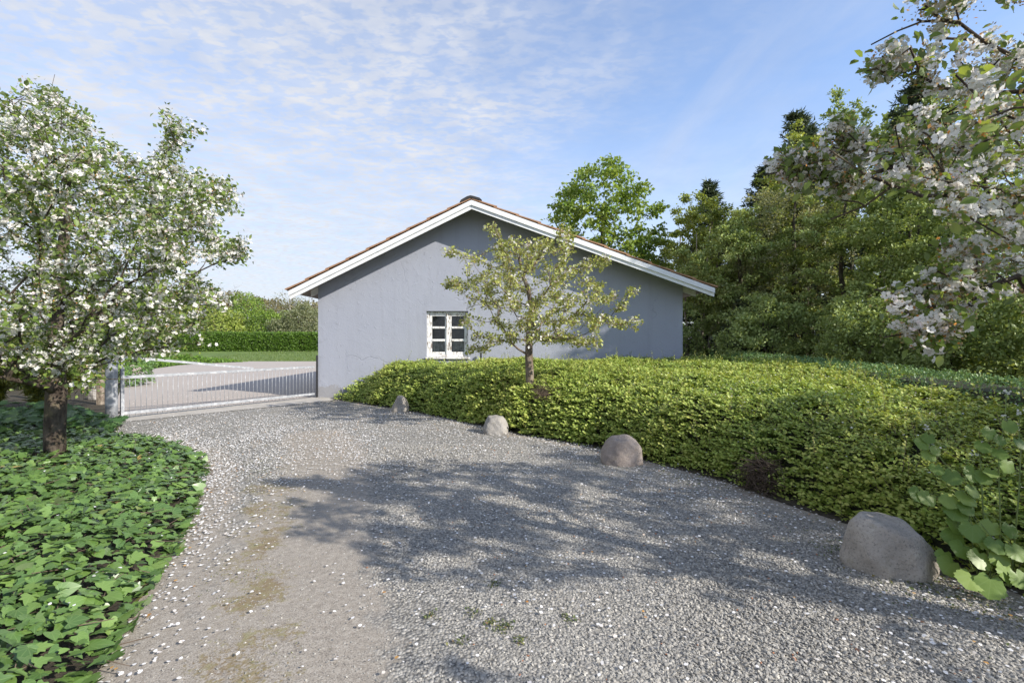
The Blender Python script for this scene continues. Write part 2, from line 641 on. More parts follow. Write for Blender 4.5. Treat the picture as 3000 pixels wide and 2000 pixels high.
M = {}
M['gravel'] = gravel_mat()
M['chip'] = tint_mat('gravel chips', [(0.0, (0.15, 0.147, 0.143)), (0.35, (0.26, 0.248, 0.226)), (0.7, (0.36, 0.34, 0.305)), (0.9, (0.47, 0.445, 0.395)), (0.985, (0.55, 0.52, 0.46)), (1.0, (0.35, 0.17, 0.10))], 0.8, 0.3, 0.0, True)
M['petal'] = tint_mat('fallen petals', [(0.0, (0.66, 0.60, 0.55)), (0.25, (0.80, 0.78, 0.77)), (0.93, (0.86, 0.85, 0.85)), (0.97, (0.55, 0.33, 0.12)), (1.0, (0.42, 0.20, 0.06))], 0.7, 0.2, 0.25)
M['plaster'] = plaster_mat()
M['white'] = simple_mat('white painted boards', (0.74, 0.745, 0.75), 0.45, var=0.08, scale=4.5, bump=0.003, bscale=60)
M['flaky'] = flaky_paint()
M['rafter'] = simple_mat('weathered white rafter paint', (0.66, 0.65, 0.62), 0.6, var=0.12, scale=7)
M['soffit'] = simple_mat('bare soffit boards', (0.30, 0.25, 0.20), 0.8, var=0.2, scale=5)
M['tile'] = simple_mat('orange clay roof tile', (0.36, 0.175, 0.09), 0.75, var=0.35, scale=5, bump=0.004, col2=(0.47, 0.28, 0.165))
M['ridge'] = simple_mat('dark ridge capping', (0.035, 0.032, 0.03), 0.5, var=0.2)
M['galv'] = galv_mat()
M['black'] = simple_mat('black painted steel', (0.02, 0.02, 0.022), 0.5, var=0.2)
M['wire'] = simple_mat('rusty fence wire', (0.10, 0.085, 0.075), 0.6, metal=0.4)
M['wood'] = bark_mat('weathered fence wood', (0.20, 0.16, 0.125), (0.42, 0.36, 0.29), None, 22, 0.003)
M['concrete'] = simple_mat('pale concrete', (0.37, 0.345, 0.31), 0.85, var=0.14, scale=3.5, bump=0.004, bscale=70, col2=(0.45, 0.42, 0.38))
M['soil'] = simple_mat('leafy soil', (0.045, 0.036, 0.026), 0.95, var=0.4, scale=8, bump=0.03, bscale=30, col2=(0.075, 0.062, 0.04))
M['floor'] = simple_mat('ground', (0.055, 0.065, 0.028), 0.95, var=0.4, scale=0.8, bump=0.05, bscale=9, col2=(0.085, 0.085, 0.04))
M['lawn'] = simple_mat('lawn', (0.095, 0.16, 0.032), 0.9, var=0.25, scale=0.7, bump=0.05, bscale=14, col2=(0.15, 0.215, 0.05))
M['twig'] = simple_mat('brown twigs', (0.13, 0.095, 0.068), 0.9, var=0.35, scale=7)
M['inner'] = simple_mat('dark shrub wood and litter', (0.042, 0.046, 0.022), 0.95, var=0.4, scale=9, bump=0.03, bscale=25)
M['apple_bark'] = bark_mat('apple bark', (0.055, 0.042, 0.034), (0.155, 0.125, 0.10), (0.20, 0.17, 0.105), 12, 0.012)
M['apple_bark_far'] = bark_mat('pale apple bark', (0.14, 0.105, 0.078), (0.30, 0.25, 0.20), None, 14, 0.01)
M['bark'] = bark_mat('woodland bark', (0.06, 0.05, 0.038), (0.16, 0.14, 0.105), (0.10, 0.11, 0.05), 7, 0.02)
M['birch'] = bark_mat('pale birch bark', (0.16, 0.13, 0.10), (0.42, 0.39, 0.33), None, 7, 0.01)

M['apple_leaf'] = leaf_mat('apple leaves', [(0.0, (0.085, 0.135, 0.032)), (0.5, (0.16, 0.235, 0.05)), (0.85, (0.25, 0.335, 0.07)), (1.0, (0.38, 0.46, 0.11))], 0.40)
M['apple_leaf_young'] = leaf_mat('young apple leaves', [(0.0, (0.22, 0.26, 0.055)), (0.5, (0.38, 0.41, 0.10)), (0.85, (0.50, 0.50, 0.16)), (1.0, (0.60, 0.58, 0.24))], 0.28)
M['blossom'] = leaf_mat('apple blossom', [(0.0, (0.62, 0.52, 0.44)), (0.25, (0.80, 0.76, 0.72)), (0.9, (0.92, 0.90, 0.87)), (1.0, (0.84, 0.70, 0.70))], 0.40, 0.6, 0.2, (1, 1, 1))
M['spent'] = leaf_mat('spent blossom', [(0.0, (0.25, 0.19, 0.09)), (0.4, (0.42, 0.35, 0.20)), (0.78, (0.56, 0.48, 0.33)), (0.88, (0.50, 0.22, 0.05)), (1.0, (0.60, 0.26, 0.06))], 0.3, 0.7, 0.15, (1, 1, 1))
M['ivy'] = leaf_mat('ivy leaves', [(0.0, (0.055, 0.11, 0.030)), (0.4, (0.095, 0.175, 0.040)), (0.75, (0.15, 0.245, 0.058)), (0.93, (0.125, 0.20, 0.045)), (0.965, (0.20, 0.24, 0.06)), (0.985, (0.30, 0.19, 0.10)), (1.0, (0.45, 0.34, 0.05))], 0.12, 0.38, 0.6, veins=True)
M['mound'] = leaf_mat('honeysuckle leaves', [(0.0, (0.08, 0.15, 0.03)), (0.35, (0.19, 0.30, 0.055)), (0.65, (0.35, 0.43, 0.09)), (0.88, (0.51, 0.52, 0.14)), (1.0, (0.60, 0.58, 0.20))], 0.28)
M['box'] = leaf_mat('clipped hedge leaves', [(0.0, (0.06, 0.125, 0.04)), (0.5, (0.125, 0.225, 0.07)), (1.0, (0.21, 0.33, 0.11))], 0.25)
M['farhedge'] = leaf_mat('far clipped hedge leaves', [(0.0, (0.05, 0.11, 0.014)), (0.5, (0.115, 0.215, 0.026)), (1.0, (0.19, 0.31, 0.045))], 0.4)
M['maple'] = leaf_mat('maple leaves', [(0.0, (0.08, 0.155, 0.02)), (0.5, (0.18, 0.285, 0.04)), (1.0, (0.36, 0.46, 0.085))], 0.36)
M['lime'] = leaf_mat('lime green leaves', [(0.0, (0.13, 0.19, 0.03)), (0.5, (0.28, 0.35, 0.065)), (1.0, (0.48, 0.52, 0.13))], 0.32)
M['wood_leaf'] = leaf_mat('woodland leaves', [(0.0, (0.11, 0.175, 0.05)), (0.5, (0.27, 0.355, 0.105)), (1.0, (0.45, 0.53, 0.19))], 0.27)
M['grey_leaf'] = leaf_mat('grey green leaves', [(0.0, (0.12, 0.145, 0.075)), (0.5, (0.23, 0.25, 0.14)), (1.0, (0.36, 0.37, 0.23))], 0.45)
M['spruce'] = leaf_mat('spruce needles', [(0.0, (0.020, 0.036, 0.016)), (0.5, (0.042, 0.066, 0.028)), (1.0, (0.085, 0.11, 0.045))], 0.12)
M['brown_wood'] = leaf_mat('budding woodland', [(0.0, (0.075, 0.062, 0.035)), (0.5, (0.155, 0.13, 0.062)), (1.0, (0.24, 0.205, 0.09))], 0.3)
M['bamboo'] = leaf_mat('yellow green blades', [(0.0, (0.075, 0.098, 0.012)), (0.5, (0.185, 0.200, 0.026)), (1.0, (0.32, 0.32, 0.055))], 0.4)
M['crane'] = leaf_mat('cranesbill leaves', [(0.0, (0.040, 0.095, 0.030)), (0.5, (0.075, 0.155, 0.048)), (1.0, (0.13, 0.22, 0.07))], 0.3)
M['mustard'] = leaf_mat('garlic mustard leaves', [(0.0, (0.12, 0.20, 0.04)), (0.5, (0.18, 0.275, 0.06)), (1.0, (0.26, 0.35, 0.09))], 0.3, 0.4, veins=True)
M['grass'] = leaf_mat('grass blades', [(0.0, (0.075, 0.13, 0.022)), (0.6, (0.13, 0.20, 0.04)), (1.0, (0.21, 0.25, 0.07))], 0.4)
M['weed'] = leaf_mat('small weeds', [(0.0, (0.065, 0.095, 0.030)), (0.6, (0.12, 0.15, 0.05)), (0.9, (0.19, 0.19, 0.06)), (1.0, (0.22, 0.13, 0.06))], 0.3)
M['stem'] = simple_mat('green stems', (0.15, 0.20, 0.06), 0.6)

M['stone_pale'] = stone_mat('pale granite', (0.24, 0.225, 0.205), (0.33, 0.31, 0.285), (0.42, 0.395, 0.36))
M['stone_pink'] = stone_mat('pinkish granite', (0.24, 0.20, 0.175), (0.33, 0.275, 0.24), (0.42, 0.36, 0.32))
M['stone_grey'] = stone_mat('grey granite', (0.28, 0.25, 0.215), (0.38, 0.34, 0.295), (0.47, 0.425, 0.37))

# glass and interior
def glass_mat():
    m, T, out = new_mat('old window glass')
    tc = T.n('ShaderNodeTexCoord')
    n = T.noise(tc.outputs['Object'], 5, 3, 0.5, 0.5)
    bp = T.n('ShaderNodeBump', i_Strength=0.5, i_Distance=0.01)
    T.t.links.new(n, bp.inputs['Height'])
    g = T.n('ShaderNodeBsdfGlossy', i_Roughness=0.03)
    g.inputs[0].default_value = (0.9, 0.95, 1, 1)
    T.l(bp, 0, g, 'Normal')
    t = T.n('ShaderNodeBsdfTransparent')
    t.inputs[0].default_value = (0.82, 0.85, 0.85, 1)
    d = T.n('ShaderNodeBsdfDiffuse')
    d.inputs[0].default_value = (0.35, 0.34, 0.32, 1)
    fr = T.n('ShaderNodeFresnel', i_IOR=1.5)
    mx = T.n('ShaderNodeMixShader')
    k = T.math('ADD', T.math('MULTIPLY', fr.outputs[0], 0.9), 0.0, clamp=True)
    T.t.links.new(k, mx.inputs[0])
    T.l(t, 0, mx, 1)
    T.l(g, 0, mx, 2)
    dirt = T.ramp(T.noise(tc.outputs['Object'], 20, 6, 0.7), [(0.5, 0.0), (0.85, 0.16)])
    mx2 = T.n('ShaderNodeMixShader')
    T.t.links.new(dirt, mx2.inputs[0])
    T.l(mx, 0, mx2, 1)
    T.l(d, 0, mx2, 2)
    T.l(mx2, 0, out, 0)
    return m
M['glass'] = glass_mat()
M['curtain'] = simple_mat('grey lace', (0.46, 0.45, 0.43), 0.9, var=0.4, scale=14)
M['room'] = simple_mat('dark room', (0.03, 0.028, 0.025), 0.9)

# ------------------------------------------------------------------ leaf templates
LEAF2 = (np.array([(0, 0, 0), (-0.34, 0.5, 0.10), (0, 1, -0.04), (0.34, 0.5, 0.10)]), np.array([(0, 2, 1), (0, 3, 2)]))
LEAF4 = (np.array([(0, 0, 0), (-0.27, 0.30, 0.07), (-0.24, 0.68, 0.05), (0, 1.0, -0.10), (0.24, 0.68, 0.05), (0.27, 0.30, 0.07), (0, 0.5, 0.0)]),
         np.array([(0, 6, 1), (1, 6, 2), (2, 6, 3), (3, 6, 4), (4, 6, 5), (5, 6, 0)]))
BLADE = (np.array([(-0.06, 0, 0), (0.06, 0, 0), (0.09, 0.4, 0.06), (-0.09, 0.4, 0.06), (0, 1.0, -0.06)]), np.array([(0, 1, 2), (0, 2, 3), (3, 2, 4)]))
NEEDLE = (np.array([(-0.10, 0, 0), (0.10, 0, 0), (0.0, 1.0, 0.0)]), np.array([(0, 1, 2)]))


def _flower(seed):
    V = []; F = []
    r = random.Random(seed)
    for k in range(5):
        a = 2 * math.pi * k / 5 + r.uniform(-0.15, 0.15)
        cz = r.uniform(0.10, 0.35)
        c, s = math.cos(a), math.sin(a)
        pts = [(0.06, 0.0, 0), (0.32, -0.25, cz * 0.5), (0.55, -0.17, cz), (0.56, 0.15, cz), (0.32, 0.25, cz * 0.5)]
        b = len(V)
        for (x, y, z) in pts:
            V.append((c * x - s * y, s * x + c * y, z))
        F += [(b, b + 1, b + 4), (b + 1, b + 2, b + 3), (b + 1, b + 3, b + 4)]
    return np.array(V), np.array(F)


FLOWERS = [_flower(k) for k in range(4)]


def ivy_shape(kind=0):
    """lobed ivy leaf as a fan, y along the midrib, base at origin"""
    if kind == 0:
        half = [(0.0, -0.02), (0.22, -0.16), (0.40, -0.06), (0.50, 0.16), (0.36, 0.28), (0.47, 0.56), (0.25, 0.55), (0.15, 0.78), (0.0, 1.0)]
    elif kind == 1:
        half = [(0.0, 0.0), (0.20, -0.10), (0.46, -0.02), (0.58, 0.10), (0.34, 0.30), (0.40, 0.48), (0.20, 0.60), (0.10, 0.85), (0.0, 1.02)]
    else:
        half = [(0.0, 0.0), (0.26, -0.18), (0.44, -0.02), (0.44, 0.20), (0.40, 0.42), (0.30, 0.62), (0.16, 0.82), (0.08, 0.92), (0.0, 1.0)]
    pts = half + [(-x, y) for x, y in reversed(half[1:-1])]
    V = [(0, 0.30, 0.0)]
    for x, y in pts:
        r2 = x * x
        V.append((x, y, 0.10 * abs(x) - 0.16 * r2 - 0.14 * (y - 0.3) ** 2))
    n = len(pts)
    F = [(0, 1 + i, 1 + (i + 1) % n) for i in range(n)]
    V = np.array(V)
    F = np.array([(a, c, b) for a, b, c in F]) if False else np.array(F)
    # make faces point +z
    v0 = V[F[0]]
    if np.cross(v0[1] - v0[0], v0[2] - v0[0])[2] < 0:
        F = F[:, ::-1]
    uv = V[:, :2].copy()
    return V, F, uv


def heart_shape(teeth=7, seed=0):
    r = random.Random(seed)
    half = []
    N = teeth * 2
    for i in range(N + 1):
        t = i / N
        a = math.pi * (0.02 + 0.98 * t)
        w = 0.62 * math.sin(a) ** 0.75
        y = -0.22 * math.cos(math.pi * min(1, t * 1.6)) * (1 - t) + 1.0 * t ** 1.15 - 0.1 * (1 - t)
        k = 1.0 + (0.10 if i % 2 == 0 else -0.06) * (0.4 + t)
        half.append((w * k if 0 < i < N else 0.0, y))
    half[0] = (0.0, 0.0)
    pts = half + [(-x * r.uniform(0.93, 1.05), y) for x, y in reversed(half[1:-1])]
    V = [(0, 0.35, 0.0)]
    for i, (x, y) in enumerate(pts):
        V.append((x, y, 0.14 * abs(x) - 0.28 * x * x - 0.22 * max(0, y - 0.3) ** 2 + r.uniform(-0.02, 0.02)))
    n = len(pts)
    F = np.array([(0, 1 + i, 1 + (i + 1) % n) for i in range(n)])
    V = np.array(V)
    v0 = V[F[3]]
    if np.cross(v0[1] - v0[0], v0[2] - v0[0])[2] < 0:
        F = F[:, ::-1]
    return V, F, V[:, :2].copy()


def leaf_objects(parent, name, shapes, tints, mat, pos, Y, N, size):
    """each leaf an object of its own under parent (parent only translated); shapes are shared meshes"""
    meshes = []
    for sh in shapes:
        for tv in tints:
            V, F = sh[0], sh[1]
            uv = sh[2] if len(sh) > 2 else V[:, :2]
            me = mesh_np(name, V, F, True, {'tint': np.full(len(V), tv)}, uv)
            me.materials.append(mat)
            meshes.append(me)
    base = np.array(parent.location)
    x, y, z = frame(Y, N)
    for i in range(len(pos)):
        o = bpy.data.objects.new(name, meshes[int(RNG.integers(len(meshes)))])
        COL.objects.link(o)
        o.parent = parent
        s = float(size[i])
        mt = Matrix(((x[i][0], y[i][0], z[i][0]), (x[i][1], y[i][1], z[i][1]), (x[i][2], y[i][2], z[i][2])))
        o.location = Vector((pos[i] - base).tolist())
        o.rotation_euler = mt.to_euler()
        o.scale = (s, s, s)


def scatter_mesh(name, tmpl, pos, Y, N, size, tint, mat, parent, uv=None, kind='stuff', base=(0, 0, 0)):
    V, F = stamp(tmpl[0], tmpl[1], pos - np.array(base), Y, N, size)
    at = {'tint': np.repeat(np.clip(tint, 0, 1), len(tmpl[0]))}
    U = None
    if uv is not None:
        U = np.tile(uv, (len(pos), 1))
    me = mesh_np(name, V, F, False, at, U)
    return put(name, me, mat, parent, kind=kind)


def top_frame(pos):
    """which points fall inside the picture"""
    q = proj(pos)
    return (pos[:, 1] > 0.3) & (q[:, 0] > 0) & (q[:, 0] < 3000) & (q[:, 1] > 0) & (q[:, 1] < 2000)


# ------------------------------------------------------------------ tree skeletons
def grow(trunk, attractors, w=0.35, seg=0.22, sag=0.0, tip_r=0.004, power=2.35, wob=0.12, seed=0):
    """trunk: polyline. Every attractor is joined to the cheapest existing node; returns nodes, parent, radius"""
    r = np.random.default_rng(seed)
    cap = 60000
    P = np.zeros((cap, 3)); L = np.zeros(cap); par = np.full(cap, -1, int)
    n = 0
    trunk = np.asarray(trunk, float)
    for k, p in enumerate(trunk):
        P[n] = p
        if k:
            par[n] = n - 1
            L[n] = L[n - 1] + np.linalg.norm(P[n] - P[n - 1])
        n += 1
    skip = max(1, int(n * 0.25))
    first = n
    at = np.asarray(attractors, float)
    dmin = np.min(np.linalg.norm(at[:, None, :] - trunk[None, skip:, :], axis=2), axis=1)
    for ai in np.argsort(dmin):
        p = at[ai]
        d = np.linalg.norm(P[skip:n] - p, axis=1)
        lowpen = np.maximum(0, P[skip:n, 2] - p[2]) * 0.5
        j = skip + int(np.argmin(d + w * L[skip:n] + lowpen))
        a = P[j].copy()
        dist = np.linalg.norm(p - a)
        k = max(1, int(dist / seg))
        pv = j
        side = r.normal(0, wob * dist, 3)
        for q in range(1, k + 1):
            t = q / k
            pt = a + (p - a) * t + side * (t * (1 - t)) * 1.6 + np.array([0, 0, 1]) * sag * dist * t * (1 - t)
            P[n] = pt
            par[n] = pv
            L[n] = L[pv] + np.linalg.norm(pt - P[pv])
            pv = n
            n += 1
    P = P[:n]; par = par[:n]
    acc = np.zeros(n)
    kids = np.zeros(n, int)
    for i in range(n - 1, 0, -1):
        if kids[i] == 0:
            acc[i] += tip_r ** power
        acc[par[i]] += acc[i] * 1.012
        kids[par[i]] += 1
    acc[0] = max(acc[0], acc[1])
    R = acc ** (1 / power)
    return P, par, R, kids, first


def tree_wood(root, P, par, R, first, trunk_r, mat, rough=0.05, min_r=0.0, sides=12, base_flare=1.25):
    """trunk as one tube, limbs and twigs as a second mesh; root is an empty at the tree's base"""
    base = np.array(root.location)
    tr = P[:first] - base
    rr = np.maximum(R[:first], 0)
    k = trunk_r / max(rr[0], 1e-6)
    Rn = R.copy()
    Rn[:first] = np.maximum(rr * k, trunk_r * np.linspace(1, 0.35, first)) if k > 1 else rr * k
    # keep limbs no thicker than what carries them
    for i in range(first, len(P)):
        Rn[i] = min(R[i] * min(1.0, max(k, 0.55)), Rn[par[i]] * 0.92)
    fr = Rn[:first].copy()
    fr[0] *= base_flare
    V, F = pipe(tr, fr, sides, rough, 3)
    pyobj('trunk', V, F, mat, root, True)
    e = np.arange(first, len(P))
    e = e[Rn[e] > min_r]
    big = e[Rn[e] > 0.018]; small = e[Rn[e] <= 0.018]
    Vs = []; Fs = []; off = 0
    for idx, sd in ((big, 7), (small, 4)):
        if len(idx) == 0:
            continue
        ra = np.minimum(Rn[par[idx]], Rn[idx] * 1.25)
        V, F = tubes(P[par[idx]] - base, P[idx] - base, ra, Rn[idx], sd)
        Vs.append(V); Fs.append(F + off); off += len(V)
    if Vs:
        me = mesh_np('branches', np.vstack(Vs), np.vstack(Fs), True)
        put('branches', me, mat, root, kind='stuff')
    return Rn


def ellipsoid(n, c, r, shell=0.55, rng=RNG):
    v = unit(rng.normal(0, 1, (n, 3)))
    u = rng.uniform(0, 1, n) ** (1 / 3)
    u = shell + (1 - shell) * u if shell > 0 else u
    return np.array(c) + v * u[:, None] * np.array(r)


# ------------------------------------------------------------------ ground, driveway, yard
def flat(name, pts, z, mat, **kw):
    me = bpy.data.meshes.new(name)
    me.from_pydata([(x, y, z) for x, y in pts], [], [list(range(len(pts)))])
    me.update()
    # face up
    if me.polygons[0].normal.z < 0:
        me.flip_normals()
    return put(name, me, mat, None, **kw)


flat('ground', [(-900, -60), (900, -60), (900, 1500), (-900, 1500)], -0.03, M['floor'], kind='structure')

IVY_EDGE = [(-1.40, 0.9), (-1.58, 1.5), (-1.74, 2.05), (-2.02, 2.65), (-2.30, 3.31), (-2.70, 4.14), (-3.10, 4.75), (-3.30, 5.2), (-3.75, 5.78), (-4.25, 6.2), (-5.07, 6.75), (-5.75, 7.0)]
IVY_POLY = IVY_EDGE + [(-8.2, 6.7), (-8.2, 0.4), (-2.2, 0.2)]
FRONT = [(-4.42, 11.75), (-3.55, 11.05), (-1.86, 9.50), (0.05, 7.30), (1.12, 6.35), (1.85, 5.20), (2.12, 4.80), (2.34, 4.15), (2.60, 3.60), (2.78, 2.75), (2.95, 2.1), (3.15, 1.2), (3.3, 0.0), (3.4, -2.0)]
MOUND_POLY = FRONT + [(7.5, -2.0), (5.3, 4.6), (6.0, 9.0), (6.2, 11.86), (-4.40, 11.86)]


def driveway():
    xs = np.arange(-9.0, 5.01, 0.10)
    ys = np.arange(-4.0, 12.0, 0.10)
    X, Y = np.meshgrid(xs, ys)
    P = np.stack([X.ravel(), Y.ravel()], 1)
    z = 0.006 + 0.004 * wav(P[:, 0], P[:, 1], 2.0, 5)
    de = dist_poly(P, IVY_EDGE)
    inside = in_poly(P, IVY_POLY)
    de = np.where(inside, 0, de)
    track = [(-0.9, 1.2), (-1.0, 2.0), (-1.35, 3.0), (-1.75, 4.2), (-2.0, 5.2), (-2.4, 6.2), (-2.9, 7.2)]
    dt = dist_poly(P, track)
    bare = np.clip(1.15 - dt / 0.75, 0, 1)
    bare = np.maximum(bare, np.clip(1.1 - de / 0.55, 0, 1))
    df = dist_poly(P, FRONT)
    bare = np.maximum(bare, np.clip(0.95 - df / 0.38, 0, 0.9))
    moss = np.exp(-((de - 0.55) / 0.36) ** 2) * np.clip((6.2 - P[:, 1]) / 1.6, 0, 1) * 0.86
    moss = np.maximum(moss, 0.80 * np.exp(-((df - 0.30) / 0.38) ** 2) * np.clip((4.4 - P[:, 1]) / 1.2, 0.35, 1))
    V = np.stack([P[:, 0], P[:, 1], z], 1)
    nx, ny = len(xs), len(ys)
    i = (np.arange(ny - 1)[:, None] * nx + np.arange(nx - 1)[None]).ravel()
    F = np.stack([i, i + 1, i + nx + 1, i + nx], 1)
    # stop short of the concrete apron in front of the gate
    c = V[F].mean(1)
    t = (c[:, 0] + 6.85) / (-4.30 + 6.85)
    lim = 8.30 + t * (11.35 - 8.30)
    keep = (c[:, 1] < lim) | (c[:, 0] > -4.2)
    keep &= (c[:, 1] < 11.9)
    me = mesh_np('driveway', V, F[keep], True, {'bare': bare, 'moss': moss})
    put('driveway', me, M['gravel'], None, kind='structure')


driveway()
flat('concrete_apron', [(-7.45, 8.25), (-6.85, 8.22), (-4.30, 11.30), (-4.15, 11.95), (-5.0, 12.1), (-7.5, 8.75)], 0.014, M['concrete'], kind='structure')


def yard():
    m, T, out = new_mat('yard asphalt')
    tc = T.n('ShaderNodeTexCoord')
    v = tc.outputs['Object']
    a = T.noise(v, 0.5, 5, 0.6)
    b = T.noise(v, 45, 5, 0.75)
    c = T.ramp(b, [(0.3, (0.30, 0.258, 0.226)), (0.55, (0.395, 0.343, 0.302)), (0.8, (0.48, 0.42, 0.372))])
    c = T.mix(T.ramp(a, [(0.35, 0.0), (0.7, 0.5)]), c, (0.33, 0.30, 0.27))
    p = T.n('ShaderNodeBsdfPrincipled', i_Roughness=0.85)
    T.t.links.new(c, p.inputs['Base Color'])
    bp = T.n('ShaderNodeBump', i_Strength=0.8, i_Distance=0.006)
    T.t.links.new(b, bp.inputs['Height'])
    T.l(bp, 0, p, 'Normal')
    T.l(p, 0, out, 0)
    flat('yard', [(-7.4, 8.6), (-4.9, 12.0), (-4.6, 12.2), (-4.6, 34.2), (-19.5, 34.6), (-20.5, 31.0), (-17.2, 21.5), (-13.0, 16.2), (-9.0, 11.0)], 0.004, m, kind='structure')


yard()


def lawn():
    xs = np.linspace(-60, 2, 60); ys = np.linspace(33.6, 150, 60)
    X, Y = np.meshgrid(xs, ys)
    h = np.clip((Y - 34.2) / 14.0, 0, 1)
    Z = 0.001 + 0.42 * h * h * (3 - 2 * h) + 0.02 * wav(X, Y, 0.5, 4) * h
    V = np.stack([X.ravel(), Y.ravel(), Z.ravel()], 1)
    nx = len(xs)
    i = (np.arange(len(ys) - 1)[:, None] * nx + np.arange(nx - 1)[None]).ravel()
    F = np.stack([i, i + 1, i + nx + 1, i + nx], 1)
    put('lawn', mesh_np('lawn', V, F, True), M['lawn'], None, kind='structure')
    n = 11000
    x = RNG.uniform(-24, -7, n); y = 34.3 + RNG.uniform(0, 1, n) ** 1.3 * 13
    hh = np.clip((y - 34.2) / 14.0, 0, 1)
    z = 0.42 * hh * hh * (3 - 2 * hh)
    pos = np.stack([x, y, z], 1)
    scatter_mesh('lawn_grass', BLADE, pos, np.array([0, 0, 1.0]) + rnd(n, 0.35), rnd(n), RNG.uniform(0.07, 0.16, n) * np.array([1.0]), RNG.uniform(0, 1, n), M['grass'], None)


lawn()


def bed_soil():
    flat('bed_soil', IVY_POLY, 0.022, M['soil'], kind='structure')
    flat('border_soil', [(-5.7, 6.9), (-6.5, 8.1), (-7.5, 8.4), (-7.7, 9.3), (-9.5, 11.6), (-14, 17), (-22, 17), (-18, 6.0), (-8.2, 6.4)], 0.010, M['soil'], kind='structure')
    flat('shrub_bed_soil', MOUND_POLY, 0.016, M['soil'], kind='structure')


bed_soil()


# ------------------------------------------------------------------ the gable house
WY = 12.05                      # front wall plane
SC = FPX / WY
BY = WY - 0.58                  # barge board plane
SB = FPX / BY
wx0, wx1 = (932 - 1500) / SC, (2000 - 1500) / SC
AX = -0.965                     # ridge position
AZ = 4.744                      # top edge of the barge boards at the ridge
LX, LZ = -5.29, 2.595
RX, RZ = 4.80, 2.660
sl = (AZ - LZ) / (AX - LX)
sr = (AZ - RZ) / (RX - AX)
HB = 30.5                       # back of the house


def zroof(x):
    return AZ - (AX - x) * sl if x < AX else AZ - (x - AX) * sr


